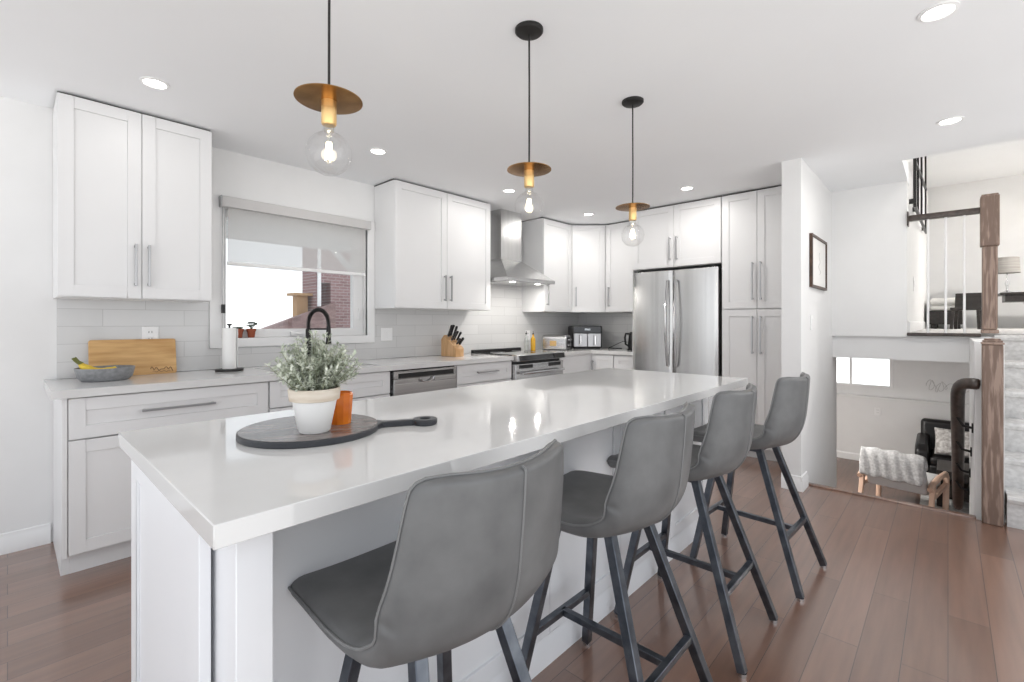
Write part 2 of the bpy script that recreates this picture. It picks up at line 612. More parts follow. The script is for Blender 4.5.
def baseboard(name, x0, x1, y0, y1, face):
    # profile 0.095 tall with a stepped top
    t = 0.016
    b = MB()
    if face == '-y':
        b.prism([(y1, 0), (y1 - t, 0), (y1 - t, 0.075), (y1 - t * 0.6, 0.085), (y1 - t * 0.5, 0.105), (y1, 0.11)], 0, x0, x1)
    if face == '+y':
        b.prism([(y0, 0), (y0 + t, 0), (y0 + t, 0.075), (y0 + t * 0.6, 0.085), (y0 + t * 0.5, 0.105), (y0, 0.11)], 0, x0, x1)
    if face == '-x':
        b.prism([(x1, 0), (x1 - t, 0), (x1 - t, 0.075), (x1 - t * 0.6, 0.085), (x1 - t * 0.5, 0.105), (x1, 0.11)], 1, y0, y1)
    return struct(b.build(name, TRIM))


baseboard('baseboard_back', -1.5, 0.165, WY - 0.02, WY, '-y')
baseboard('baseboard_partition', 3.9395, EDGE - 0.045, 0.766, 0.788, '-y')
baseboard('baseboard_end', 3.93, 3.955, 0.773, 0.915, '-x')

# grey tile backsplash, each run a slab of its own on the wall
ty0, ty1 = WY - 0.011, WY - 0.001
bs = MB()
bs.box(0.19, 0.933, ty0, ty1, CT + 0.002, 1.372)
bs.box(0.933, 2.187, ty0, ty1, CT + 0.002, 1.058)
bs.box(2.187, 3.306, ty0, ty1, CT + 0.002, 1.362)
bs.box(3.306, 4.137, ty0, ty1, CT + 0.002, CZ)
bs.box(4.137, KX, ty0, ty1, CT + 0.002, 1.362)
struct(bs.build('wall_tile_back', TILEX))
struct(MB().box(KX - 0.011, KX - 0.001, 2.50, WY - 0.012, CT + 0.002, 1.362).build('wall_tile_right', TILEY))

# window 1: casing, sash, pane, sill
win = bpy.data.objects.new('window_1', None)
COL.objects.link(win)
struct(win)
c = MB()
cw = 0.064
yy0, yy1 = WY - 0.022, WY + 0.02
c.box(WX0 - cw, WX0, yy0, yy1, WZ0 - cw, WZ1 + cw)
c.box(WX1, WX1 + cw, yy0, yy1, WZ0 - cw, WZ1 + cw)
c.box(WX0, WX1, yy0, yy1, WZ0 - cw, WZ0)
c.box(WX0, WX1, yy0, yy1, WZ1, WZ1 + cw)
struct(c.build('casing', TRIM, win, bevel=0.003))
c = MB()
sy0, sy1 = WY + 0.07, WY + 0.13
c.box(WX0, WX0 + 0.055, sy0, sy1, WZ0, WZ1)
c.box(WX1 - 0.085, WX1, sy0, sy1, WZ0, WZ1)
c.box(WX0 + 0.055, WX1 - 0.085, sy0, sy1, WZ0, WZ0 + 0.062)
c.box(WX0 + 0.055, WX1 - 0.085, sy0, sy1, WZ1 - 0.06, WZ1)
struct(c.build('sash', TRIM, win, bevel=0.004))
struct(MB().box(WX0 + 0.05, WX1 - 0.08, WY + 0.098, WY + 0.102, WZ0 + 0.055, WZ1 - 0.055).build('pane', PANE, win))
struct(MB().box(1.50, 1.62, WY + 0.055, WY + 0.07, WZ0 + 0.02, WZ0 + 0.032).box(1.50, 1.53, WY + 0.045, WY + 0.07, WZ0 + 0.012, WZ0 + 0.04).build('crank_handle', WHITEP, win, bevel=0.002))
struct(MB().box(WX1 - 0.05, WX1 - 0.03, WY + 0.055, WY + 0.07, 1.26, 1.33).box(WX1 - 0.048, WX1 - 0.034, WY + 0.045, WY + 0.06, 1.28, 1.36).build('sash_lock', WHITEP, win, bevel=0.002))

# upper level: slab, walls, ceiling
UY = 0.255
struct(MB().box(PX + 0.1, 11.0, -3.2, UY, 0.92, UZ - 0.002).build('floor_upper', CARPET))
up = MB()
up.box(PX - 0.004, PX + 0.1, UY, 0.788, 1.115, CZ)
up.box(PX, PX + 0.1, 0.36, 0.788, CZ + 0.12, 3.62)
struct(up.build('wall_upper', WALL))
struct(MB().box(PX + 0.03, PX + 0.1, -0.25, 0.788, 0.915, 1.113).box(PX - 0.002, PX + 0.1, -0.25, 0.788, 1.113, UZ - 0.026).build('wall_bulkhead', WALL))
struct(MB().box(PX - 0.035, PX + 0.12, -0.19, UY, UZ - 0.026, UZ).build('trim_2', RAILW, bevel=0.006))
struct(MB().box(4.43, PX + 0.1, 0.25, 0.36, CZ + 0.12, 3.62).box(PX + 0.1, 11.0, UY, 0.36, 0.92, 3.62).build('wall_upper_side', WALL))
struct(MB().box(11.0, 11.1, -3.2, UY, 0.92, 3.62).build('wall_upper_far', WALL))
struct(MB().box(4.43, 11.1, -3.3, 0.36, 3.60, 3.7).build('ceiling_upper', CEIL))
struct(MB().box(4.43, 4.53, -3.3, 0.25, CZ + 0.12, 3.6).build('wall_upper_fascia', WALL))
struct(MB().box(4.2, 11.1, -3.3, -3.2, LZ, 3.62).build('wall_upper_right', WALL))
struct(MB().prism([(UY, UZ), (UY - 0.014, UZ), (UY - 0.014, UZ + 0.085), (UY - 0.008, UZ + 0.095), (UY, UZ + 0.1)], 0, PX + 0.1, 11.0).build('baseboard_upper', TRIM))

# lower level
FX = 9.3
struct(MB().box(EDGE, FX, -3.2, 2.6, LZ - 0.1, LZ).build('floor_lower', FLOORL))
lf = MB()
lwx0, lwx1 = 0.62, 1.9
lf.box(FX, FX + 0.15, -3.2, lwx0, LZ, 0.92)
lf.box(FX, FX + 0.15, lwx1, 2.6, LZ, 0.92)
lf.box(FX, FX + 0.15, lwx0, lwx1, LZ, 0.22)
lf.box(FX, FX + 0.15, lwx0, lwx1, 0.80, 0.92)
struct(lf.build('wall_lower_far', WALL))
struct(MB().box(FX - 0.10, FX, -3.2, 2.6, LZ, 0.06).build('wall_lower_ledge', WALL))
struct(MB().box(FX - 0.115, FX, -3.2, 2.6, 0.06, 0.082).build('trim_3', TRIM, bevel=0.004))
struct(MB().box(PX, FX + 0.1, 2.6, 2.7, LZ, 0.92).build('wall_lower_left', WALL))
struct(MB().box(PX + 0.1, FX + 0.15, 0.36, 2.7, 0.92, 1.02).build('ceiling_lower', CEIL))
struct(MB().prism([(FX - 0.10, LZ), (FX - 0.116, LZ), (FX - 0.116, LZ + 0.09), (FX - 0.1, LZ + 0.11)], 1, -3.2, 2.6).build('baseboard_lower', TRIM))
w2 = bpy.data.objects.new('window_2', None)
COL.objects.link(w2)
struct(w2)
c = MB()
c.box(FX - 0.012, FX + 0.05, lwx0, lwx0 + 0.04, 0.22, 0.80)
c.box(FX - 0.012, FX + 0.05, lwx1 - 0.04, lwx1, 0.22, 0.80)
c.box(FX - 0.012, FX + 0.05, lwx0 + 0.04, lwx1 - 0.04, 0.22, 0.25)
c.box(FX - 0.012, FX + 0.05, lwx0 + 0.04, lwx1 - 0.04, 0.77, 0.80)
c.box(FX + 0.01, FX + 0.05, 1.14, 1.17, 0.25, 0.77)
struct(c.build('sash', TRIM, w2, bevel=0.003))
struct(MB().box(FX + 0.07, FX + 0.075, lwx0, lwx1, 0.22, 0.80).build('pane', PANE, w2))

# stair down (five treads) and carpeted stair up
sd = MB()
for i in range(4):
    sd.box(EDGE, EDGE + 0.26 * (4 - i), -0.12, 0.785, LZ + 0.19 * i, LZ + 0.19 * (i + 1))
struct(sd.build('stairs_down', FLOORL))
su = MB()
for i in range(6):
    x = 4.12 + 0.215 * i
    su.box(x, PX - 0.002, -1.25, -0.262, 0.19 * i if i else 0.0, 0.19 * (i + 1))
    su.prism([(x + 0.005, 0.19 * (i + 1) - 0.05), (x - 0.02, 0.19 * (i + 1) - 0.04), (x - 0.028, 0.19 * (i + 1) - 0.018), (x - 0.02, 0.19 * (i + 1) - 0.003), (x + 0.005, 0.19 * (i + 1))], 1, -1.25, -0.262, True)
struct(su.build('stairs_up', CARPET))
sw_ = MB()
sw_.prism([(4.20, LZ), (PX + 0.03, LZ), (PX + 0.03, -0.5), (PX + 0.03, 1.112), (4.24, 1.112), (4.20, 0.9)], 1, -0.258, -0.125)
struct(sw_.build('wall_stringer', WALL))
struct(MB().box(4.2, KX, -1.35, -1.255, -0.2, 3.6).build('wall_stair_right', WALL))

# ground outside
struct(MB().box(-30, 9.0, WY + 0.3, 60, -0.9, -0.4).build('ground', LAWN))

# ------------------------------------------------------------------ cabinet helpers


def shaker(x0, x1, z0, z1, y, fr=0.062, rec=0.007, t=0.019):
    m = MB()
    m.box(x0, x0 + fr, y, y + t, z0, z1)
    m.box(x1 - fr, x1, y, y + t, z0, z1)
    m.box(x0 + fr, x1 - fr, y, y + t, z0, z0 + fr)
    m.box(x0 + fr, x1 - fr, y, y + t, z1 - fr, z1)
    m.box(x0 + fr, x1 - fr, y + rec, y + t, z0 + fr, z1 - fr)
    return m


def door(parent, x0, x1, z0, z1, y, handle=None, mat=None, fr=0.062, name='door', hl=0.19):
    g = 0.0016
    d = shaker(x0 + g, x1 - g, z0 + g, z1 - g, y, fr).build(name, mat or CAB, parent, bevel=0.0012, seg=1)
    if handle:
        m = MB()
        kind, hx, hz = handle
        r = 0.006
        if kind == 'v':
            m.box(hx - r, hx + r, y - 0.034, y - 0.022, hz - hl / 2, hz + hl / 2)
            for s in (-1, 1):
                m.box(hx - r, hx + r, y - 0.022, y + 0.001, hz + s * (hl / 2 - 0.012) - r, hz + s * (hl / 2 - 0.012) + r)
        else:
            m.box(hx - hl / 2, hx + hl / 2, y - 0.034, y - 0.022, hz - r, hz + r)
            for s in (-1, 1):
                m.box(hx + s * (hl / 2 - 0.012) - r, hx + s * (hl / 2 - 0.012) + r, y - 0.022, y + 0.001, hz - r, hz + r)
        m.build('handle', NICKEL, d, bevel=0.0015)
    return d


UF = 3.36            # upper door face
BF = 3.085           # base door face
UB, UT = 1.368, 2.427

# upper cabinets on the window wall (local origin at the wall corner of each, x to the right)


def upper(label, x0, x1, splits, handles, zb=UB, face=UF):
    t = thing('wall_cabinet', label, 'kitchen cabinet', (x0, WY, zb), 0)
    W_ = x1 - x0
    yb, yf = -0.003, face - WY
    MB().box(0, W_, yf + 0.02, yb, 0, UT - zb).build('body', CAB, t, bevel=0.0012, seg=1)
    for (a, b_), h in zip(splits, handles):
        door(t, a - x0, b_ - x0, 0.003, UT - zb - 0.003, yf, ('v', h - x0, 0.19) if h else None, hl=0.235)
    MB().box(0.002, W_ - 0.002, yf + 0.03, yb, UT - zb, UT - zb + 0.011).build('shadow_strip', DARKGAP, t)  # dark strip painted in for the shadow gap under the ceiling
    return t


upper('white two-door wall cabinet left of the window above the cutting board', 0.174, 0.868, [(0.174, 0.521), (0.521, 0.868)], [0.491, 0.551])
upper('white two-door wall cabinet between the window and the range hood', 2.192, 3.300, [(2.192, 2.742), (2.742, 3.300)], [2.708, 2.776], zb=1.358)
upper('narrow white wall cabinet just right of the range hood', 4.142, 4.680, [(4.142, 4.680)], [4.20], zb=1.362)
# a light rail lip is visible under the left cabinet

# diagonal corner cabinet
t = thing('corner_wall_cabinet', 'white diagonal wall cabinet in the corner above the toaster', 'kitchen cabinet', (KX, WY, 1.362))
dx0, dy0 = 4.686 - KX, UF - WY
dx1, dy1 = 4.965 - KX, 3.06 - WY
MB().prism([(dx0, -0.003), (dx0, dy0 + 0.02), (dx1 + 0.014, dy1 + 0.014), (dx1 + 0.014, dy1), (-0.003, dy1), (-0.003, -0.003)], 2, 0, UT - 1.362).build('body', CAB, t)
dl = math.hypot(dx1 - dx0, dy1 - dy0)
dd = door(t, 0.004, dl - 0.004, 0.003, UT - 1.365, 0.0, ('v', 0.05, 0.19), hl=0.235)
dd.location = (dx0, dy0, 0)
dd.rotation_euler = (0, 0, math.atan2(dy1 - dy0, dx1 - dx0))

# fridge-wall cabinets: local x runs along -Y, local -y faces -X


def right_cab(name, label, y_hi, y_lo, z0, z1, face, fronts, depth_back=KX, toe=False, shadow_strip=True):
    t = thing(name, label, 'kitchen cabinet', (depth_back, y_hi, z0), -PI / 2)
    W_ = y_hi - y_lo
    yf = face - depth_back
    MB().box(0, W_, yf + 0.02, -0.003, 0.10 if toe else 0, z1 - z0).build('body', CAB, t, bevel=0.0012, seg=1)
    for (a, b_, za, zb, h, nm, hl) in fronts:
        door(t, a, b_, za - z0, zb - z0, yf, (h[0], h[1], h[2] - z0) if h else None, name=nm, hl=hl)
    if shadow_strip:
        MB().box(0.002, W_ - 0.002, yf + 0.03, -0.003, z1 - z0, z1 - z0 + 0.011).build('shadow_strip', DARKGAP, t)  # dark colour stands in for shade between cabinet top and ceiling
    if toe:
        MB().box(0, W_, yf + 0.08, -0.003, 0, 0.10).build('toe_kick', CAB, t)
    return t


right_cab('wall_cabinet', 'single-door white wall cabinet just left of the fridge', 3.056, 2.50, 1.362, UT, 4.965,
          [(0.002, 0.554, 1.365, UT - 0.003, ('v', 0.05, 1.55), 'door', 0.235)])
fc = right_cab('fridge_cabinet', 'white two-door cabinet directly above the steel fridge', 2.490, 1.566, 1.80, UT, 4.58,
          [(0.002, 0.461, 1.803, UT - 0.003, ('v', 0.425, 1.985), 'door', 0.235), (0.461, 0.922, 1.803, UT - 0.003, ('v', 0.497, 1.985), 'door', 0.235)])
MB().box(-0.008, -0.001, 4.60 - KX, -0.004, -1.80, 0.0).build('side_panel', CAB, fc)
right_cab('pantry_cabinet', 'tall white four-door pantry cabinet between fridge and partition wall', 1.562, 0.950, 0.0, UT, 4.58,
          [(0.002, 0.306, 1.362, UT - 0.003, ('v', 0.272, 1.61), 'door', 0.34), (0.306, 0.610, 1.362, UT - 0.003, ('v', 0.340, 1.61), 'door', 0.34),
           (0.002, 0.306, 0.105, 1.356, ('v', 0.272, 1.125), 'door', 0.34), (0.306, 0.610, 0.105, 1.356, ('v', 0.340, 1.125), 'door', 0.34)], toe=True)


def base(name, label, x0, x1, fronts, left_panel=False):
    t = thing(name, label, 'kitchen cabinet', (x0, WY, 0))
    W_ = x1 - x0
    yf = BF - WY
    bd_ = MB()
    if name == 'sink_cabinet':
        bd_.box(0, W_, yf + 0.02, -0.003, 0.105, 0.69).box(0, 0.018, yf + 0.02, -0.003, 0.69, CT - 0.042).box(W_ - 0.018, W_, yf + 0.02, -0.003, 0.69, CT - 0.042)
        bd_.box(0.018, W_ - 0.018, yf + 0.02, yf + 0.045, 0.69, CT - 0.042)
    else:
        bd_.box(0, W_, yf + 0.02, -0.003, 0.105, CT - 0.042)
    bd_.build('body', CAB, t, bevel=0.0012, seg=1)
    MB().box(0.012 if left_panel else 0, W_, yf + 0.075, yf + 0.09, 0, 0.105).build('toe_kick', CAB, t)
    if left_panel:
        MB().box(-0.02, 0, yf, -0.003, 0.105, CT - 0.042).box(-0.02, 0.012, yf + 0.075, -0.003, 0, 0.105).build('end_panel', CAB, t, bevel=0.0012, seg=1)
    for (a, b_, za, zb, h, nm, hl) in fronts:
        door(t, a, b_, za, zb, yf, h, name=nm, hl=hl)
    return t


DT = CT - 0.046
base('base_cabinet', 'white base cabinet with wide drawer under the cutting board and bowl', 0.195, 1.103,
     [(0.002, 0.906, 0.668, DT, ('h', 0.447, 0.777), 'drawer', 0.335), (0.002, 0.454, 0.112, 0.664, ('v', 0.42, 0.55), 'door', 0.19), (0.454, 0.906, 0.112, 0.664, ('v', 0.488, 0.55), 'door', 0.19)], True)
base('sink_cabinet', 'white sink base cabinet below the window', 1.107, 1.970,
     [(0.002, 0.861, 0.70, DT, None, 'drawer', 0.2), (0.002, 0.431, 0.112, 0.696, ('v', 0.40, 0.58), 'door', 0.19), (0.431, 0.861, 0.112, 0.696, ('v', 0.462, 0.58), 'door', 0.19)])
base('drawer_cabinet', 'white drawer base cabinet between dishwasher and range', 2.622, 3.316,
     [(0.002, 0.692, 0.70, DT, ('h', 0.36, 0.79), 'drawer', 0.26), (0.002, 0.692, 0.41, 0.696, ('h', 0.347, 0.55), 'drawer', 0.26), (0.002, 0.692, 0.112, 0.406, ('h', 0.347, 0.26), 'drawer', 0.26)])
# corner base: filler toward the range plus a face on the fridge-wall run
t = thing('corner_base_cabinet', 'white corner base cabinet under the toaster beside the range', 'kitchen cabinet', (KX, WY, 0))
MB().prism([(4.086 - KX, -0.003), (4.086 - KX, BF - WY), (4.69 - KX, BF - WY), (4.71 - KX, 2.786 - WY), (-0.003, 2.786 - WY), (-0.003, -0.003)], 2, 0.105, CT - 0.042).build('body', CAB, t)
MB().prism([(4.086 - KX, -0.05), (4.086 - KX, 3.16 - WY), (4.77 - KX, 3.16 - WY), (4.77 - KX, 2.786 - WY), (-0.05, 2.786 - WY), (-0.05, -0.05)], 2, 0, 0.105).build('toe_kick', CAB, t)
dd = door(t, 0.004, 0.292, 0.112, DT, 0.0, ('v', 0.03, 0.7), hl=0.19)
dd.location = (4.69 - KX, BF - WY - 0.003, 0)
dd.rotation_euler = (0, 0, -PI / 2)
right_cab('base_cabinet', 'narrow white base cabinet left of the fridge below the kettle', 2.782, 2.50, 0.0, CT - 0.042, 4.69,
          [(0.002, 0.280, 0.70, DT, None, 'drawer', 0.15), (0.002, 0.280, 0.112, 0.696, ('v', 0.03, 0.6), 'door', 0.19)], toe=True, shadow_strip=False)

# countertops
SX0, SX1, SY0, SY1 = 1.17, 1.93, 3.19, 3.56
c = MB()
c.box(0.137, SX0, 3.06, WY - 0.002, CT - 0.04, CT)
c.box(SX1, 3.318, 3.06, WY - 0.002, CT - 0.04, CT)
c.box(SX0, SX1, 3.06, SY0, CT - 0.04, CT)
c.box(SX0, SX1, SY1, WY - 0.002, CT - 0.04, CT)
tag(c.build('countertop', QUARTZ), 'long white quartz countertop along the window wall, left of the range', 'countertop')
c = MB().prism([(4.082, WY - 0.002), (4.082, 3.06), (4.665, 3.06), (4.665, 2.500), (KX - 0.002, 2.500), (KX - 0.002, WY - 0.002)], 2, CT - 0.04, CT)
tag(c.build('countertop', QUARTZ, bevel=0.002), 'short white corner countertop carrying the toaster, right of the range', 'countertop')

# undermount sink
t = thing('sink', 'stainless undermount sink set in the countertop below the window', 'sink', (0, 0, 0))
c = MB()
sz0, sz1 = 0.70, CT - 0.041
g = 0.012
c.box(SX0 - g, SX1 + g, SY0 - g, SY1 + g, sz0, sz0 + 0.006)
c.box(SX0 - g, SX0 - 0.004, SY0 - g, SY1 + g, sz0 + 0.006, sz1)
c.box(SX1 + 0.004, SX1 + g, SY0 - g, SY1 + g, sz0 + 0.006, sz1)
c.box(SX0 - 0.004, SX1 + 0.004, SY0 - g, SY0 - 0.004, sz0 + 0.006, sz1)
c.box(SX0 - 0.004, SX1 + 0.004, SY1 + 0.004, SY1 + g, sz0 + 0.006, sz1)
c.build('basin', STEELH, t)
MB().lathe([(0.045, 0), (0.045, 0.003), (0.02, 0.002)], (1.55, 3.38, sz0 + 0.006), 24).build('drain', CHROME, t)

# faucet: black spring pull-down
t = thing('faucet', 'matte black spring pull-down faucet behind the sink', 'faucet', (1.585, 3.625, CT))
dirv = Vector((0.07, -0.19, 0))
MB().lathe([(0.027, 0), (0.027, 0.012), (0.020, 0.02), (0.020, 0.05), (0.020, 0.27), (0.012, 0.275), (0, 0.275)], (0, 0, 0), 20).build('stem', BLACKM, t)
arc = []
for i in range(25):
    a = PI * i / 24
    k = 0.5 - 0.5 * math.cos(a)
    arc.append((dirv.x * k, dirv.y * k, 0.315 + 0.105 * math.sin(a)))
arc = [(0, 0, 0.27)] + arc + [(dirv.x, dirv.y, 0.27)]
MB().tube(arc, 0.0075, 10).build('hose', BLACKM, t)
# spring coil around the hose
coil = []
P = [Vector(p) for p in arc]
seg = []
tot = 0
for i in range(len(P) - 1):
    tot += (P[i + 1] - P[i]).length
turns = 46
side = Vector((dirv.y, -dirv.x, 0)).normalized()
acc = 0
for i in range(len(P) - 1):
    lseg = (P[i + 1] - P[i]).length
    tt = (P[i + 1] - P[i]).normalized()
    ww = tt.cross(side).normalized()
    ns = max(6, int(lseg / tot * turns * 8))
    for k in range(ns):
        s_ = (acc + lseg * k / ns) / tot
        a = 2 * PI * turns * s_
        coil.append(P[i].lerp(P[i + 1], k / ns) + (side * math.cos(a) + ww * math.sin(a)) * 0.0140)
    acc += lseg
MB().tube(coil, 0.0028, 5).build('spring', BLACKM, t)
MB().lathe([(0.010, 0.30), (0.016, 0.285), (0.017, 0.20), (0.021, 0.165), (0.021, 0.155), (0.0, 0.155)], (dirv.x, dirv.y, 0), 18).build('spray_head', BLACKM, t)
MB().bar((0, 0, 0.272), (dirv.x, dirv.y, 0.272), 0.012).build('holder_arm', BLACKM, t)
MB().tube([(0.015, 0, 0.07), (0.06, 0.0, 0.085), (0.10, 0, 0.12)], [0.009, 0.007, 0.006], 10).build('lever', BLACKM, t)

# ------------------------------------------------------------------ dishwasher
t = thing('dishwasher', 'stainless dishwasher with pocket handle left of the drawer cabinet', 'dishwasher', (1.974, BF, 0))
w_ = 0.644
MB().box(0.012, w_ - 0.006, 0.02, 0.58, 0.10, CT - 0.044).build('body', DARKGAP, t)
c = MB()
c.box(0.020, w_ - 0.012, -0.012, 0.02, 0.115, 0.765)
c.box(0.020, 0.245, -0.012, 0.02, 0.765, 0.800)
c.box(0.405, w_ - 0.012, -0.012, 0.02, 0.765, 0.800)
c.box(0.245, 0.405, 0.004, 0.02, 0.765, 0.800)
c.build('door', STEELH, t, bevel=0.003)
c = MB().box(0.020, w_ - 0.012, -0.010, 0.02, 0.802, 0.862)
c.build('control_panel', STEELH, t, bevel=0.002)
MB().box(0.06, w_ - 0.04, -0.0125, -0.0095, 0.806, 0.843).build('control_strip', BLACK, t)
hp = []
for i in range(13):
    a = PI + PI * i / 12
    hp.append((0.325 + 0.068 * math.cos(a), -0.014, 0.800 + 0.038 * math.sin(a)))
MB().tube(hp, 0.006, 8).build('handle', CHROME, t)
MB().box(0.02, w_ - 0.012, 0.06, 0.075, 0.0, 0.10).build('toe_kick', BLACK, t)

# ------------------------------------------------------------------ range
t = thing('kitchen_range', 'stainless slide-in range with black glass cooktop under the hood', 'range', (3.322, 3.04, 0))
w_ = 0.756
MB().box(0.0, w_, 0.05, 0.63, 0.03, 0.905).build('body', BLACK, t)
MB().box(0.002, w_ - 0.002, 0.02, 0.60, 0.905, 0.9245).build('cooktop', BGLASS, t, bevel=0.002)
MB().box(0.002, w_ - 0.002, 0.60, 0.64, 0.905, 0.948).build('rear_vent', BLACK, t, bevel=0.004)
c = MB()
for (bx, by, br_) in ((0.19, 0.17, 0.10), (0.56, 0.17, 0.085), (0.19, 0.43, 0.075), (0.56, 0.43, 0.10)):
    pts = [(bx + br_ * math.cos(2 * PI * k / 32), by + br_ * math.sin(2 * PI * k / 32), 0.9248) for k in range(32)]
    c.tube(pts, 0.0012, 4, closed=True)
c.build('burner_ring', NICKEL, t)
c = MB().prism([(0.02, 0.928), (-0.022, 0.918), (-0.035, 0.862), (0.05, 0.855), (0.05, 0.928)], 0, 0.0, w_)
c.build('control_panel', STEELH, t, bevel=0.003)
c = MB()
c.prism([(-0.0225, 0.916), (-0.0348, 0.866), (-0.037, 0.866), (-0.0247, 0.916)], 0, 0.02, w_ - 0.02)
c.build('control_glass', BGLASS, t)
c = MB().box(0.0, w_, -0.002, 0.05, 0.20, 0.832)
c.build('oven_door', STEELH, t, bevel=0.004)
MB().box(0.05, 0.25, -0.006, -0.001, 0.787, 0.822).build('dark_rectangle', BLACK, t)  # two flat black rectangles across the top of the oven door
MB().box(w_ - 0.25, w_ - 0.05, -0.006, -0.001, 0.787, 0.822).build('dark_rectangle', BLACK, t)
MB().box(0.13, w_ - 0.13, -0.006, -0.001, 0.34, 0.66).build('oven_window', BGLASS, t)
MB().tube([(0.05, -0.05, 0.745), (w_ - 0.05, -0.05, 0.745)], 0.012, 12).box(0.07, 0.09, -0.05, 0.0, 0.738, 0.752).box(w_ - 0.09, w_ - 0.07, -0.05, 0.0, 0.738, 0.752).build('oven_handle', CHROME, t)
MB().box(0.0, w_, 0.0, 0.05, 0.05, 0.19).build('drawer', STEELH, t, bevel=0.004)
MB().box(0.03, w_ - 0.03, 0.08, 0.6, 0.0, 0.03).build('plinth', BLACK, t)

# ------------------------------------------------------------------ range hood
t = thing('range_hood', 'stainless chimney range hood over the range', 'range hood', (3.70, WY - 0.012, 1.655))
a = -0.535
MB().box(-0.378, 0.378, a, 0, 0.0, 0.034).build('rim', STEELH, t, bevel=0.002)
q0 = [(-0.378, a, 0.034), (0.378, a, 0.034), (0.378, 0, 0.034), (-0.378, 0, 0.034)]
q1 = [(-0.158, -0.235, 0.255), (0.158, -0.235, 0.255), (0.158, 0, 0.255), (-0.158, 0, 0.255)]
MB().hexa(q0, q1).build('canopy', STEEL, t)
MB().box(-0.158, 0.158, -0.235, 0, 0.255, CZ - 1.655 - 0.002).build('chimney', STEEL, t, bevel=0.002)
MB().box(-0.34, 0.34, a + 0.04, -0.04, -0.004, -0.0005).build('filter', STEELH, t)
for s in (-0.2, 0.2):
    MB().lathe([(0.03, -0.007), (0.03, -0.0045)], (s, a + 0.10, 0), 20).build('lamp_lens', CANE, t)
    area_light('hood_lamp', (s, a + 0.10, -0.012), (0, 0, 0), 0.05, 0.05, 2.2, (1, 0.96, 0.9), 'DISK', t)

# ------------------------------------------------------------------ fridge
t = thing('refrigerator', 'stainless french-door refrigerator set between cabinets', 'refrigerator', (KX, 2.483, 0), -PI / 2)
w_ = 0.890
f0 = 4.575 - KX
MB().box(0.004, w_ - 0.004, f0 + 0.075, -0.02, 0.02, 1.755).build('body', DARKGAP, t, bevel=0.004)


def bow_panel(x0, x1, z0, z1, yface, depth, n=10, bow=0.012):
    poly = [(x0, yface + depth), (x0, yface + bow)]
    for i in range(n + 1):
        k = i / n
        poly.append((x0 + 0.004 + (x1 - x0 - 0.008) * k, yface + bow * (2 * k - 1) ** 2 * 0.8))
    poly += [(x1, yface + bow), (x1, yface + depth)]
    return MB().prism(poly, 2, z0, z1, True)


for (x0, x1, hx, sgn) in ((0.0, w_ / 2 - 0.003, w_ / 2 - 0.045, 1), (w_ / 2 + 0.003, w_, w_ / 2 + 0.045, -1)):
    d = bow_panel(x0, x1, 0.705, 1.768, f0, 0.068).build('door', STEEL, t, bevel=0.003)
    hp = []
    for i in range(13):
        k = i / 12
        hp.append((hx, f0 - 0.022 - 0.045 * math.sin(PI * k), 0.80 + 0.86 * k))
    hp = [(hx, f0 + 0.004, 0.80)] + hp + [(hx, f0 + 0.004, 1.66)]
    MB().tube(hp, 0.0125, 10).build('handle', CHROME, d)
d = bow_panel(0.0, w_, 0.06, 0.698, f0, 0.068).build('freezer_drawer', STEEL, t, bevel=0.003)
MB().tube([(0.06, f0 + 0.004, 0.62), (0.07, f0 - 0.03, 0.62), (w_ / 2, f0 - 0.055, 0.62), (w_ - 0.07, f0 - 0.03, 0.62), (w_ - 0.06, f0 + 0.004, 0.62)], 0.0125, 10).build('handle', CHROME, d)
MB().box(0.02, w_ - 0.02, f0 + 0.04, -0.05, 0.0, 0.055).build('base_grille', BLACK, t)
for s in (0.05, w_ - 0.09):
    MB().box(s, s + 0.05, f0 + 0.02, f0 + 0.09, 1.769, 1.782).build('hinge_cover', DARKGAP, t, bevel=0.003)
# ------------------------------------------------------------------ island
t = thing('kitchen_island', 'long white kitchen island with quartz top and panelled base', 'kitchen island', (0.22, 0.844, 0))
IL, IW = 2.680, 0.925
MB().box(0, IL, 0, IW, CT - 0.04, CT).build('countertop', QUARTZ, t, bevel=0.002)
bx0, bx1, by0, by1 = 0.045, IL - 0.045, 0.235, IW - 0.055
MB().box(bx0, bx1, by0, by1, 0.0, CT - 0.04).build('body', ISL, t)


def panel_x(x, y0, y1, z0, z1, t_=0.02, fr=0.075, rec=0.008):
    # shaker panel facing -X at plane x
    m = MB()
    m.box(x, x + t_, y0, y0 + fr, z0, z1)
    m.box(x, x + t_, y1 - fr, y1, z0, z1)
    m.box(x, x + t_, y0 + fr, y1 - fr, z0, z0 + fr + 0.05)
    m.box(x, x + t_, y0 + fr, y1 - fr, z1 - fr, z1)
    m.box(x + rec, x + t_, y0 + fr, y1 - fr, z0 + fr + 0.05, z1 - fr)
    return m


panel_x(0.022, 0.175, by1 + 0.005, 0.0, CT - 0.041).build('end_panel', ISL, t, bevel=0.0015, seg=1)
MB().box(bx1, bx1 + 0.02, 0.216, by1 + 0.005, 0.0, CT - 0.041).build('end_panel', ISL, t, bevel=0.0015, seg=1)
# support post at the near end of the overhang
for px in (0.050,):
    m = MB()
    m.box(px, px + 0.062, 0.062, 0.234, 0.0, CT - 0.041)
    m.box(px - 0.006, px + 0.068, 0.056, 0.234, 0.0, 0.10)
    m.build('support_post', ISL, t, bevel=0.002)
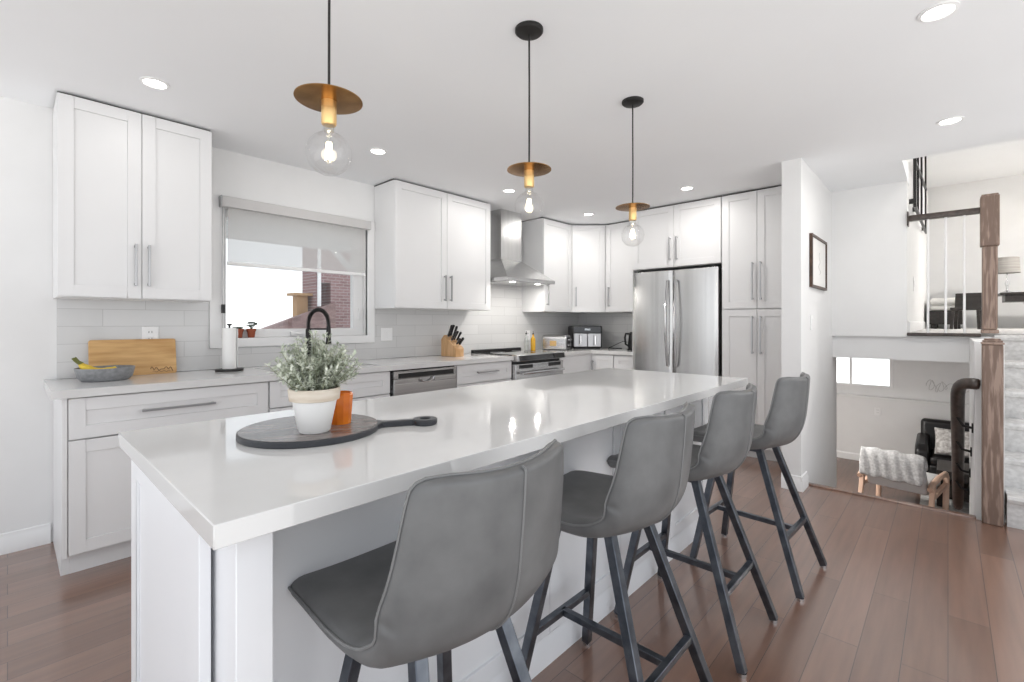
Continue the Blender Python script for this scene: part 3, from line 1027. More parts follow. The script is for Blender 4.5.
# back panels facing the stools
npan = 5
pw = (bx1 - bx0 - 0.07) / npan
for i in range(npan):
    x0 = bx0 + 0.07 + pw * i
    shaker(x0 + 0.001, x0 + pw - 0.001, 0.105, CT - 0.041, by0 - 0.019, fr=0.055, rec=0.008).build('back_panel', ISL, t, bevel=0.0015, seg=1)
MB().prism([(by0, 0), (by0 - 0.026, 0), (by0 - 0.026, 0.08), (by0 - 0.02, 0.092), (by0 - 0.019, 0.104), (by0, 0.104)], 0, bx0 + 0.07, bx1).build('base_moulding', ISL, t)
# kitchen-side fronts
nf = 4
fwid = (bx1 - bx0) / nf
for i in range(nf):
    x0 = bx0 + fwid * i
    d = MB()
    for (za, zb) in ((0.69, CT - 0.046), (0.11, 0.686)):
        fr = 0.06
        d.box(x0 + 0.002, x0 + fr, by1, by1 + 0.019, za, zb)
        d.box(x0 + fwid - fr, x0 + fwid - 0.002, by1, by1 + 0.019, za, zb)
        d.box(x0 + fr, x0 + fwid - fr, by1, by1 + 0.019, za, za + fr * 0.8)
        d.box(x0 + fr, x0 + fwid - fr, by1, by1 + 0.019, zb - fr * 0.8, zb)
        d.box(x0 + fr, x0 + fwid - fr, by1, by1 + 0.010, za + fr * 0.8, zb - fr * 0.8)
    dob = d.build('door', ISL, t)
    MB().box(x0 + fwid / 2 - 0.1, x0 + fwid / 2 + 0.1, by1 + 0.041, by1 + 0.053, 0.775, 0.787).box(x0 + fwid / 2 - 0.09, x0 + fwid / 2 - 0.08, by1 + 0.018, by1 + 0.041, 0.775, 0.787).box(x0 + fwid / 2 + 0.08, x0 + fwid / 2 + 0.09, by1 + 0.018, by1 + 0.041, 0.775, 0.787).build('handle', NICKEL, dob)

# ------------------------------------------------------------------ bar stools
PROF = [(0.318, 0.620), (0.305, 0.632), (0.265, 0.641), (0.19, 0.642), (0.12, 0.641), (0.05, 0.641), (-0.02, 0.643), (-0.082, 0.652),
        (-0.132, 0.673), (-0.164, 0.709), (-0.182, 0.760), (-0.192, 0.812), (-0.198, 0.868), (-0.202, 0.918), (-0.204, 0.953), (-0.205, 0.973)]


def prof_at(v):
    n = len(PROF) - 1
    x = v * n
    i = min(int(x), n - 1)
    k = x - i

    def cr(p0, p1, p2, p3):
        return 0.5 * ((2 * p1) + (-p0 + p2) * k + (2 * p0 - 5 * p1 + 4 * p2 - p3) * k * k + (-p0 + 3 * p1 - 3 * p2 + p3) * k ** 3)
    q = [PROF[max(0, min(n, i + j))] for j in (-1, 0, 1, 2)]
    return cr(*[a[0] for a in q]), cr(*[a[1] for a in q])


SEAT_END = 7.5 / 15


def half_w(v):
    # arc-length-like distances to the two ends give rounded corners
    if v < 0.5:
        d = v / 0.5 * 0.36
        base_ = 0.205 + 0.027 * min(1, d / 0.22)
        r = 0.105
    else:
        d = (1 - v) / 0.5 * 0.34
        base_ = 0.186 + 0.042 * min(1, d / 0.26)
        r = 0.055
    if d < r:
        s = d / r
        return base_ - r + r * math.sqrt(max(0, 1 - (1 - s) ** 2))
    return base_


def shell_mid(u, v):
    y, z = prof_at(v)
    x = half_w(v) * u
    e = 1e-3
    y2, z2 = prof_at(min(1, v + e))
    y1, z1 = prof_at(max(0, v - e))
    ty, tz = y2 - y1, z2 - z1
    l = math.hypot(ty, tz)
    ny, nz = tz / l, -ty / l          # towards the sitter
    q = abs(x) / 0.23
    k = min(1.0, max(0.0, (v - 0.34) / 0.34))
    k = k * k * (3 - 2 * k)
    lift = (0.004 + 0.016 * min(1.0, v / 0.3)) * (1 - k) * q ** 2.6 + 0.078 * k * q ** 2.0
    return Vector((x, y + ny * lift, z + nz * lift + 0.016 * q ** 2 * max(0.0, (v - 0.8) / 0.2)))


def shell_n(u, v):
    e = 2e-3
    a = shell_mid(min(1, u + e), v) - shell_mid(max(-1, u - e), v)
    b_ = shell_mid(u, min(1, v + e)) - shell_mid(u, max(0, v - e))
    n = a.cross(b_)
    n.normalize()
    return n


def make_stool(label):
    t = thing('bar_stool', label, 'bar stool', group='grey bar stools along the island')
    NU, NV = 20, 44
    us = [-1 + 2 * i / NU for i in range(NU + 1)]
    vs_ = [j / NV for j in range(NV + 1)]
    grid_i, grid_o = [], []
    for v in vs_:
        th_ = 0.052 if v < 0.45 else 0.052 - 0.018 * min(1, (v - 0.45) / 0.3)
        for u in us:
            m = shell_mid(u, v)
            n = shell_n(u, v)
            ed = min(1.0, (1 - abs(u)) / 0.10, min(v, 1 - v) / 0.03)
            k = 0.30 + 0.70 * math.sqrt(max(0, 1 - (1 - ed) ** 2))
            sgn = 1 if (n.z > 0 or (v > 0.5 and n.y > 0)) else -1
            n = n * sgn
            grid_i.append(m + n * th_ * 0.35 * k)
            grid_o.append(m - n * th_ * 0.65 * k)
    mb = MB()
    R = NU + 1
    vs = grid_i + grid_o
    O = len(grid_i)
    fs = []
    for j in range(NV):
        for i in range(NU):
            a_, b_, c_, d_ = j * R + i, j * R + i + 1, (j + 1) * R + i + 1, (j + 1) * R + i
            fs.append((a_, b_, c_, d_))
            fs.append((O + d_, O + c_, O + b_, O + a_))
    rim = [(0, i) for i in range(NU)] + [(j, NU) for j in range(NV)] + [(NV, i) for i in range(NU, 0, -1)] + [(j, 0) for j in range(NV, 0, -1)]
    ri = [j * R + i for j, i in rim]
    for k in range(len(ri)):
        p, q = ri[k], ri[(k + 1) % len(ri)]
        fs.append((q, p, O + p, O + q))
    mb.add(vs, fs, True)
    sh = mb.build('seat_shell', LEATHER, t, subsurf=1, angle=180, weld=False)
    # seams: two down the outer back, one round the rim
    path = []
    for k in range(40):
        v = 0.40 + 0.597 * k / 39
        m = shell_mid(0.0, v)
        n = shell_n(0.0, v)
        sgn = 1 if (n.z > 0 or (v > 0.5 and n.y > 0)) else -1
        th_ = 0.052 - 0.018 * min(1, max(0, (v - 0.45) / 0.3))
        ed = min(1.0, (1 - v) / 0.03)
        kk = 0.30 + 0.70 * math.sqrt(max(0, 1 - (1 - ed) ** 2))
        path.append(m - n * sgn * th_ * 0.65 * kk)
    MB().tube(path, 0.0032, 6).build('piping', PIPING, sh)
    path = []
    for (j, i) in rim:
        p = grid_i[j * R + i].lerp(grid_o[j * R + i], 0.35)
        path.append(p)
    MB().tube(path, 0.0030, 6, closed=True).build('piping', PIPING, sh)
    # cross seam where seat meets back
    path = []
    for k in range(21):
        u = -0.93 + 1.86 * k / 20
        m = shell_mid(u, 0.50)
        n = shell_n(u, 0.50)
        sgn = 1 if n.z > 0 else -1
        path.append(m + n * sgn * 0.0165)
    MB().tube(path, 0.0022, 5).build('piping', PIPING, sh)
    # frame under the seat
    f = MB()
    f.box(-0.09, 0.09, 0.125, 0.150, 0.594, 0.608)
    f.box(-0.09, 0.09, -0.045, -0.020, 0.596, 0.610)
    f.box(-0.09, -0.07, -0.03, 0.125, 0.594, 0.606)
    f.box(0.07, 0.09, -0.03, 0.125, 0.594, 0.606)
    f.build('seat_frame', GUN, t)
    legs = {}
    for sx in (-1, 1):
        for nm, foot, top in (('front', (0.203 * sx, 0.243, 0.012), (0.105 * sx, 0.145, 0.612)), ('back', (0.203 * sx, -0.247, 0.012), (0.105 * sx, -0.045, 0.614))):
            lg = MB().bar(foot, top, 0.029, up=(1, 0, 0)).build('leg', GUN, t, bevel=0.002)
            MB().lathe([(0.014, 0), (0.014, 0.013), (0.0, 0.013)], (foot[0], foot[1], 0.0), 12).build('foot_glide', CHROME, lg)
            legs[(nm, sx)] = (Vector(foot), Vector(top))

    def at_z(nm, sx, z):
        a_, b_ = legs[(nm, sx)]
        return a_.lerp(b_, (z - a_.z) / (b_.z - a_.z))
    z = 0.235
    fa, fb = at_z('front', -1, z), at_z('front', 1, z)
    ba, bb = at_z('back', -1, z), at_z('back', 1, z)
    MB().bar(fa, fb, 0.022).build('crossbar', GUN, t, bevel=0.0015)
    MB().bar(ba, bb, 0.022).build('crossbar', GUN, t, bevel=0.0015)
    MB().bar((fa + fb) / 2, (ba + bb) / 2, 0.022).build('stretcher', GUN, t, bevel=0.0015)
    return t


stool = make_stool('grey leather bar stool nearest the camera, at the near end of island')
spots = [(0.636, 0.785, 0, None),
         (1.311, 0.773, 0, 'second grey bar stool from the camera, between the nearest stool and the third'),
         (1.950, 0.773, 0, 'third grey bar stool from the camera, its legs in front of farthest stool'),
         (2.612, 0.716, -0.05, 'farthest grey bar stool, beside the partition wall at the far island end')]
for i, (x, y, r, lab) in enumerate(spots):
    o = stool if i == 0 else copy_tree(stool)
    o.location = (x, y, 0)
    o.rotation_euler = (0, 0, r)
    if lab:
        o['label'] = lab

# ------------------------------------------------------------------ pendants
DISC_Z = 1.860


def make_pendant(label):
    t = thing('pendant_light', label, 'pendant light', group='brass disc pendants over the island')
    MB().lathe([(0.0, -0.022), (0.012, -0.022), (0.052, -0.016), (0.058, -0.010), (0.058, 0)], (0, 0, CZ), 32).build('ceiling_canopy', BLACKM, t)
    MB().tube([(0, 0, CZ - 0.02), (0.002, 0.001, 2.25), (0.0, -0.001, 2.1), (0, 0, DISC_Z + 0.012)], 0.0038, 8).build('cord', BLACKM, t)
    MB().lathe([(0.0, 0.014), (0.019, 0.014), (0.020, 0.004), (0.085, 0.006), (0.091, 0.003), (0.091, 0.0005), (0.085, 0.0), (0.02, -0.003), (0, -0.003)], (0, 0, DISC_Z), 48).build('disc_shade', BRASS, t)
    s = MB().lathe([(0.0205, -0.003), (0.0205, -0.022), (0.0195, -0.023), (0.0195, -0.025), (0.0205, -0.026), (0.0205, -0.066), (0.018, -0.070), (0, -0.070)], (0, 0, DISC_Z), 28).build('socket', BRASSL, t)
    zc = DISC_Z - 0.150
    R_ = 0.0615
    prof = [(0.016, DISC_Z - 0.068), (0.016, DISC_Z - 0.082), (0.020, DISC_Z - 0.090)]
    a0 = math.acos(min(1, (DISC_Z - 0.096 - zc) / R_))
    for i in range(19):
        a = a0 + (PI - a0) * i / 18
        prof.append((max(0, R_ * math.sin(a)), zc + R_ * math.cos(a)))
    bulb = MB().lathe(prof, (0, 0, 0), 32).build('bulb', BULBG, t)
    MB().lathe([(0.013, DISC_Z - 0.070), (0.013, DISC_Z - 0.088), (0.006, DISC_Z - 0.092), (0.004, DISC_Z - 0.118), (0, DISC_Z - 0.118)], (0, 0, 0), 14).build('bulb_stem', CLEARB, bulb)
    for k in range(4):
        a = PI / 4 + PI / 2 * k
        MB().tube([(0.006 * math.cos(a), 0.006 * math.sin(a), DISC_Z - 0.118), (0.010 * math.cos(a), 0.010 * math.sin(a), DISC_Z - 0.168)], 0.0017, 6).build('filament', FILA, bulb)
    return t


pend = make_pendant('nearest brass disc pendant, hung above the potted plant, ceiling end out of frame')
for i, (x, y, lab) in enumerate(((0.618, 1.280, None), (1.461, 1.262, 'middle brass disc pendant over the island, in front of the range hood'), (2.317, 1.257, 'farthest brass disc pendant, hung before the cabinet above the fridge'))):
    o = pend if i == 0 else copy_tree(pend)
    o.location = (x, y, 0)
    if lab:
        o['label'] = lab
    pl = bpy.data.lights.new('bulb_glow', 'POINT')
    pl.energy = 0.25
    pl.color = (1, 0.84, 0.6)
    pl.shadow_soft_size = 0.02
    lo = bpy.data.objects.new('bulb_glow', pl)
    COL.objects.link(lo)
    lo.parent = o
    lo.location = (0, 0, DISC_Z - 0.145)

# ------------------------------------------------------------------ recessed ceiling lights


def make_can(label):
    t = thing('recessed_light', label, 'ceiling light', group='recessed ceiling lights')
    MB().lathe([(0.062, 0.0), (0.062, -0.004), (0.050, -0.007), (0.046, -0.002), (0.046, 0.0)], (0, 0, CZ), 32).build('trim_ring', TRIM, t)
    MB().lathe([(0.0, -0.0035), (0.0455, -0.0035), (0.0455, -0.0005), (0, -0.0005)], (0, 0, CZ), 28).build('lens', CANE, t)
    return t


can = make_can('recessed ceiling light nearest the left wall cabinet')
cans = [(0.505, 2.923, None), (1.772, 2.932, 'recessed ceiling light between the window and the nearest pendant'), (3.113, 2.931, 'recessed ceiling light above the front of the range hood'),
        (4.384, 2.918, 'recessed ceiling light in the far corner above the diagonal cabinet'), (4.14, 1.711, 'recessed ceiling light in front of the fridge and pantry'),
        (3.828, -0.009, 'recessed ceiling light near the stair opening at the ceiling edge'), (2.457, 0.028, 'recessed ceiling light at the top right, nearest the camera')]
for i, (x, y, lab) in enumerate(cans):
    o = can if i == 0 else copy_tree(can)
    o.location = (x, y, 0)
    if lab:
        o['label'] = lab
    area_light('can_lamp', (0, 0, CZ - 0.012), (0, 0, 0), 0.08, 0.08, (0.6, 1.2, 2.0, 2.8, 2.8, 4.0, 2.0)[i], (1, 0.97, 0.93), 'DISK', o)

# ------------------------------------------------------------------ roller blind
t = thing('roller_blind', 'half-lowered pale roller blind in the kitchen window', 'blind', (0, 0, 0))
MB().box(0.995, 2.122, WY - 0.078, WY - 0.0225, 2.030, 2.102).build('cassette', CASS, t, bevel=0.004)
MB().box(0.989, 0.995, WY - 0.078, WY - 0.0225, 2.028, 2.104).build('end_cap', NICKEL, t)
MB().box(1.035, 2.075, WY - 0.052, WY - 0.051, 1.655, 2.03).build('fabric', BLIND, t)
MB().box(1.033, 2.077, WY - 0.058, WY - 0.044, 1.632, 1.656).build('bottom_bar', TRIM, t, bevel=0.003)
ch = [(1.005, WY - 0.05, 2.04), (1.004, WY - 0.045, 1.6), (1.005, WY - 0.045, 1.18), (1.012, WY - 0.045, 1.165), (1.019, WY - 0.045, 1.18), (1.02, WY - 0.045, 1.6), (1.018, WY - 0.05, 2.04)]
MB().tube(ch, 0.0022, 6).build('pull_chain', NICKEL, t)
MB().box(1.002, 1.022, WY - 0.052, WY - 0.023, 1.30, 1.36).build('chain_guide', BLACK, t, bevel=0.002)

# ------------------------------------------------------------------ plates on the walls


def plate(name, label, cat, loc, rz, w_, h_, kind):
    t = thing(name, label, cat, loc, rz)
    MB().box(-w_ / 2, w_ / 2, -0.007, 0, -h_ / 2, h_ / 2).build('cover_plate', WHITEP, t, bevel=0.002)
    if kind == 'outlet':
        for dz in (-0.021, 0.021):
            r_ = MB().box(-0.017, 0.017, -0.0095, -0.0068, dz - 0.016, dz + 0.016).build('receptacle', WHITEP, t, bevel=0.002)
            MB().box(-0.009, -0.006, -0.0100, -0.0094, dz - 0.004, dz + 0.008).box(0.006, 0.009, -0.0100, -0.0094, dz - 0.004, dz + 0.008).build('slot', BLACK, r_)
    else:
        n = kind
        for i in range(n):
            cx_ = (i - (n - 1) / 2) * 0.046
            MB().box(cx_ - 0.016, cx_ + 0.016, -0.0105, -0.0068, -0.033, 0.033).build('rocker', WHITEP, t, bevel=0.002)
    return t


TF = WY - 0.012
plate('wall_outlet', 'white wall outlet on the tile above the bamboo cutting board', 'outlet', (0.612, TF, 1.152), 0, 0.086, 0.116, 'outlet')
plate('switch_plate', 'white double switch plate on tile right of the window', 'switch', (2.31, TF, 1.132), 0, 0.116, 0.116, 2)
plate('wall_outlet', 'white wall outlet on the tile behind the oil bottle', 'outlet', (4.235, TF, 1.085), 0, 0.075, 0.116, 'outlet')
plate('switch_plate', 'white light switch on the partition wall below the picture', 'switch', (4.30, 0.7875, 1.235), 0, 0.072, 0.116, 1)
plate('switch_plate', 'white light switch on the upper hallway wall beside the railing', 'switch', (6.2, UY - 0.0005, 1.62), 0, 0.10, 0.14, 1)

# framed picture on the partition
t = thing('framed_picture', 'thin dark wood framed pale artwork on partition wall', 'picture', (4.53, 0.7875, 1.72))
pw2, ph2 = 0.300, 0.208
c = MB()
fy0, fy1, fb = -0.022, 0.0, 0.020
c.box(-pw2, -pw2 + fb, fy0, fy1, -ph2, ph2)
c.box(pw2 - fb, pw2, fy0, fy1, -ph2, ph2)
c.box(-pw2 + fb, pw2 - fb, fy0, fy1, -ph2, -ph2 + fb)
c.box(-pw2 + fb, pw2 - fb, fy0, fy1, ph2 - fb, ph2)
c.build('frame', FRAMEW, t, bevel=0.0015)
MB().box(-pw2 + fb, pw2 - fb, -0.012, -0.004, -ph2 + fb, ph2 - fb).build('artwork', ART, t)
ink = MB()
pth = [(0.02 + 0.05 * math.sin(k * 0.55) * (1 - k / 30), -0.0128, -0.09 + 0.18 * k / 24) for k in range(25)]
ink.tube(pth, 0.0016, 5)
ink.build('drawn_line', INK, t)

# ------------------------------------------------------------------ things on the back counter
# cutting board leaning on the tile
t = thing('cutting_board', 'bamboo cutting board leaning on the tile behind the bowl', 'cutting board', (0.530, TF - 0.062, CT))
bd = MB()
bw_, bh_, bt_ = 0.21, 0.222, 0.018
poly = []
for (cx_, cz_, a0) in ((bw_ - 0.012, 0.012, -90), (bw_ - 0.012, bh_ - 0.012, 0), (-bw_ + 0.012, bh_ - 0.012, 90), (-bw_ + 0.012, 0.012, 180)):
    for k in range(5):
        a = math.radians(a0 + 90 * k / 4)
        poly.append((cx_ + 0.012 * math.cos(a), cz_ + 0.012 * math.sin(a)))
bd.prism(poly, 1, 0, bt_)
ob = bd.build('board', BAMBOO, t, bevel=0.002)
sq = MB()
pts = []
for k in range(60):
    s = k / 59
    pts.append((0.075 + 0.115 * s, -0.0012, 0.032 + 0.011 * math.sin(s * 30) * (0.6 + 0.4 * math.sin(7 * s + 1)) + 0.006 * math.sin(s * 11)))
sq.tube(pts, 0.0019, 5)
pts = [(0.085 + 0.09 * k / 20, -0.0012, 0.016 + 0.004 * math.sin(k * 1.1)) for k in range(21)]
sq.tube(pts, 0.0012, 5)
sq.build('engraving', ENGR, ob)
ob.rotation_euler = (math.radians(-11), 0, 0)

# bowl with bananas
tag_b = thing('fruit_bowl', 'wide shallow grey bowl holding bananas on the counter', 'bowl', (0.372, 3.44, CT))
MB().lathe([(0.0, 0.0), (0.098, 0.0), (0.118, 0.018), (0.130, 0.068), (0.130, 0.072), (0.124, 0.072), (0.112, 0.022), (0.092, 0.008), (0.0, 0.008)], (0, 0, 0), 48).build('bowl_body', GREYC, tag_b)


def banana(label, loc, rz, tilt):
    t = thing('banana', label, 'banana', loc, rz, group='bananas in the grey bowl')
    path, rad = [], []
    for k in range(15):
        s = k / 14
        a = math.radians(-58 + 92 * s)
        path.append((0.105 * math.sin(a), 0.0, 0.105 - 0.105 * math.cos(a) + tilt * s))
        rad.append(0.006 + 0.0125 * min(1, math.sin(PI * min(max(s, 0.02), 0.98)) * 1.7))
    MB().tube(path, rad, 7).build('peel', BANANA, t, angle=60)
    p0 = Vector(path[0])
    MB().tube([p0 + Vector((0.004, 0, -0.001)), p0 + Vector((-0.012, 0, 0.012)), p0 + Vector((-0.028, 0, 0.034))], [0.0075, 0.0055, 0.006], 7).build('stem', BSTEM, t)
    return t


banana('nearer banana in the grey bowl with dark stem over the rim', (0.352, 3.415, CT + 0.046), math.radians(-8), 0.006)
banana('banana lying behind the other banana in grey bowl', (0.362, 3.462, CT + 0.046), math.radians(-18), 0.004)

# paper towel
t = thing('paper_towel_holder', 'white paper towel roll upright on black holder below the window', 'paper towel holder', (1.005, 3.50, CT))
MB().lathe([(0.083, 0), (0.083, 0.010), (0.078, 0.014), (0.0, 0.014)], (0, 0, 0), 36).build('base', BLACKM, t)
MB().lathe([(0.018, 0.015), (0.0405, 0.015), (0.0415, 0.018), (0.0415, 0.282), (0.0405, 0.285), (0.018, 0.285)], (0, 0, 0), 40).build('paper_roll', PAPER, t)
MB().lathe([(0.006, 0.014), (0.006, 0.300), (0.012, 0.304), (0.016, 0.308), (0.016, 0.312), (0, 0.314)], (0, 0, 0), 16).build('rod', BLACKM, t)
MB().box(0.0405, 0.0425, -0.03, 0.02, 0.02, 0.28).build('loose_sheet', PAPER, t)

# terracotta pots on the sill


def sill_pot(label, x, hgt, seed):
    rnd = random.Random(seed)
    t = thing('potted_succulent', label, 'potted plant', (x, WY - 0.004 + 0.035, WZ0), group='terracotta pots on the sill')
    MB().lathe([(0.0, 0.0), (0.021, 0.0), (0.027, 0.047), (0.031, 0.047), (0.031, 0.066), (0.027, 0.066), (0.025, 0.056), (0, 0.056)], (0, 0, 0), 24).build('pot', TERRA, t)
    MB().lathe([(0.0, 0.0565), (0.0255, 0.0565), (0.02, 0.060), (0, 0.061)], (0, 0, 0), 16).build('soil', SOIL, t)
    l = MB()
    for i in range(16):
        a = rnd.uniform(0, 2 * PI)
        hh = hgt * rnd.uniform(0.35, 1.0)
        rr = rnd.uniform(0.006, 0.045)
        p0 = Vector((0, 0, 0.058))
        p1 = Vector((rr * math.cos(a) * 0.7, rr * math.sin(a) * 0.4, 0.062 + hh))
        l.tube([p0, p0.lerp(p1, 0.6) + Vector((0, 0, 0.004)), p1], 0.0012, 4)
        for k in range(4):
            b_ = a + k * PI / 2
            d_ = Vector((math.cos(b_), math.sin(b_), 0.25))
            l.tube([p1, p1 + d_ * 0.007, p1 + d_ * 0.014], [0.002, 0.0048, 0.001], 5)
    l.build('leaves', LEAFD, t)
    return t


sill_pot('small terracotta pot with low sprout, behind the paper towel roll', 1.130, 0.012, 3)
sill_pot('small terracotta pot with leggy dark plant on the window sill', 1.212, 0.050, 5)

# knife block with knives
t = thing('knife_block', 'slanted light wood knife block holding black knives beside the range', 'knife block', (2.90, 3.48, CT), math.radians(-86))
kb = MB()
kb.prism([(-0.095, 0.0), (0.105, 0.0), (0.105, 0.078), (-0.055, 0.205), (-0.095, 0.160)], 1, -0.055, 0.055)
kb.build('block', BLOCKW, t, bevel=0.004)
t0 = t
up_dir = Vector((-0.66, 0, 0.75))
base_p = Vector((0.105, 0, 0.078))
top_p = Vector((-0.055, 0, 0.205))


def knife(label, k, yy, ln, wd, big=False):
    o = thing('kitchen_knife', label, 'knife', (0, 0, 0), 0, group='black-handled knives in the block')
    p = base_p.lerp(top_p, k)
    nrm = Vector((0.622, 0, 0.783)).normalized()
    p0 = p + nrm * 0.004
    M = Matrix.Rotation(math.radians(-86), 4, 'Z')
    lc = M @ Vector((p0.x, yy, p0.z)) + Vector((2.90, 3.48, CT))
    o.location = lc
    o.rotation_euler = (0, math.radians(34 - (k - 0.5) * 30), math.radians(-86))
    MB().box(-0.006, 0.006, -0.005, 0.005, 0.0, 0.012).build('bolster', CHROME, o)
    hb = MB()
    hb.prism([(-wd, 0.012), (wd, 0.012), (wd * 1.05, 0.03), (wd * 0.85, ln * 0.5), (wd * 1.15, ln - 0.008), (wd * 0.6, ln), (-wd * 0.9, ln - 0.004), (-wd * 0.8, ln * 0.5)], 1, -0.0075, 0.0075)
    h = hb.build('handle', BLACK, o, bevel=0.003)
    rv = MB()
    for q in (0.3, 0.5, 0.7):
        rv.lathe([(0.0025, -0.0078), (0.0025, 0.0078)], (0, 0, ln * q + 0.006), 8, axis=1)
    rv.build('rivet', CHROME, h)
    return o


knife('tallest black knife at the left of the wooden block, back row', 0.80, -0.033, 0.130, 0.0115)
knife('black knife in the back row, beside the tallest', 0.84, 0.002, 0.125, 0.0115)
knife('black knife at the back right of the wooden block', 0.80, 0.036, 0.118, 0.011)
knife('black knife at the left of the middle row', 0.52, -0.033, 0.112, 0.0105)
knife('black knife in the centre of the knife block', 0.54, 0.000, 0.112, 0.0105)
knife('black knife at the right of the middle row', 0.50, 0.033, 0.108, 0.0105)
knife('short black knife low at the front of the block', 0.24, -0.012, 0.085, 0.008)
knife('black handled shears jutting low at the right of the block', 0.22, 0.018, 0.095, 0.013)

# bottles beside the range
t = thing('oil_bottle', 'slim bottle of golden oil with dark pourer beside the range', 'bottle', (4.128, 3.505, CT))
MB().lathe([(0.0, 0.0), (0.026, 0.0), (0.028, 0.004), (0.028, 0.125), (0.022, 0.145), (0.011, 0.160), (0.010, 0.185), (0, 0.185)], (0, 0, 0), 24).build('glass_body', OIL, t)
MB().lathe([(0.011, 0.185), (0.012, 0.20), (0.005, 0.204), (0.0035, 0.225), (0, 0.226)], (0, 0, 0), 14).build('pourer', BLACK, t)
t = thing('glass_bottle', 'clear glass bottle with black pourer left of the golden oil', 'bottle', (4.118, 3.60, CT))
MB().lathe([(0.0, 0.0), (0.022, 0.0), (0.024, 0.004), (0.024, 0.12), (0.018, 0.14), (0.009, 0.155), (0.009, 0.185)], (0, 0, 0), 24).build('glass_body', CLEARB, t)
MB().lathe([(0.010, 0.1855), (0.011, 0.20), (0.005, 0.204), (0.0035, 0.225), (0, 0.226)], (0, 0, 0), 14).build('pourer', BLACK, t)

# toaster
t = thing('toaster', 'steel toaster with black control end on corner counter', 'toaster', (4.43, 3.40, CT), math.radians(-72))
prof = [(-0.085, 0.012), (0.085, 0.012), (0.088, 0.12), (0.08, 0.155), (0.055, 0.175), (-0.055, 0.175), (-0.08, 0.155), (-0.088, 0.12)]
MB().prism(prof, 0, -0.14, 0.14, True).build('body', STEELH, t, bevel=0.003)
for x0, x1 in ((-0.15, -0.14), (0.14, 0.15)):
    MB().prism([(a_ * 0.98, b_) for a_, b_ in prof], 0, x0, x1).build('end_panel', NICKEL, t, bevel=0.002)
cp = MB().box(0.15, 0.153, -0.062, 0.062, 0.035, 0.150).build('control_face', BLACK, t)
MB().box(-0.145, 0.145, -0.08, 0.08, 0.0, 0.012).build('base', BLACK, t)
for s in (-0.032, 0.032):
    MB().box(-0.115, 0.115, s - 0.014, s + 0.014, 0.1752, 0.177).build('slot', BLACK, t)
    MB().box(0.153, 0.178, s - 0.015, s + 0.015, 0.118, 0.130).build('lever', CHROME, t, bevel=0.002)
    MB().lathe([(0.014, 0.153), (0.013, 0.167), (0, 0.167)], (0, s, 0.062), 16, axis=0).build('dial', CHROME, t)
MB().box(-0.05, 0.03, -0.0895, -0.0872, 0.05, 0.11).build('brass_reflection', BRASSL, t)  # brass-coloured patch painted in as a reflection on the steel side

# air fryer / toaster oven
t = thing('air_fryer', 'black and steel two-drawer air fryer in the corner', 'air fryer', (4.92, 3.33, CT), math.radians(-45))
MB().box(-0.185, 0.185, -0.16, 0.16, 0.012, 0.285).build('body', BLACK, t, bevel=0.02, seg=4)
MB().box(-0.16, 0.16, -0.14, 0.14, 0.0, 0.012).build('base', BLACK, t)
MB().prism([(-0.16, 0.195), (-0.172, 0.200), (-0.163, 0.272), (-0.15, 0.272)], 0, -0.165, 0.165).build('control_panel', BGLASS, t)
MB().prism([(-0.1725, 0.228), (-0.1695, 0.250), (-0.171, 0.250), (-0.174, 0.228)], 0, -0.035, 0.035).build('display', ICON, t)
for s in (-1, 1):
    d = MB().box(min(s * 0.003, s * 0.165), max(s * 0.003, s * 0.165), -0.176, -0.16, 0.03, 0.19).build('drawer', NICKEL, t, bevel=0.004)
    MB().box(s * 0.088 - 0.013, s * 0.088 + 0.013, -0.212, -0.176, 0.05, 0.172).build('handle', CHROME, d, bevel=0.006)

# kettle with cord
t = thing('electric_kettle', 'black electric kettle partly hidden by the fridge', 'kettle', (5.02, 2.70, CT), math.radians(150))
MB().lathe([(0.0, 0.0), (0.082, 0.0), (0.082, 0.018), (0.06, 0.024), (0, 0.024)], (0, 0, 0), 32).build('power_base', BLACK, t)
MB().lathe([(0.0, 0.025), (0.078, 0.025), (0.080, 0.04), (0.062, 0.19), (0.058, 0.198), (0, 0.198)], (0, 0, 0), 32).build('body', BLACK, t)
MB().lathe([(0.056, 0.198), (0.05, 0.212), (0.012, 0.216), (0.014, 0.232), (0, 0.234)], (0, 0, 0), 24).build('lid', BLACK, t)
MB().tube([(0.06, 0, 0.19), (0.115, 0, 0.195), (0.128, 0, 0.15), (0.118, 0, 0.07), (0.078, 0, 0.05)], 0.012, 10).build('handle', BLACK, t)
MB().hexa([(-0.058, -0.02, 0.14), (-0.058, 0.02, 0.14), (-0.055, 0.022, 0.192), (-0.055, -0.022, 0.192)], [(-0.085, -0.008, 0.18), (-0.085, 0.008, 0.18), (-0.088, 0.011, 0.195), (-0.088, -0.011, 0.195)]).build('spout', BLACK, t)
o = MB().tube([(5.02, 2.79, CT + 0.09), (5.0, 2.84, CT + 0.10), (5.0, 2.93, CT + 0.06), (5.0, 3.02, CT + 0.02), (5.03, 3.06, CT + 0.0045), (5.12, 3.03, CT + 0.0045), (5.22, 2.98, CT + 0.004)], 0.004, 8).build('power_cord', BLACK)
tag(o, 'thin black power cord looping across corner counter from the kettle', 'cord')

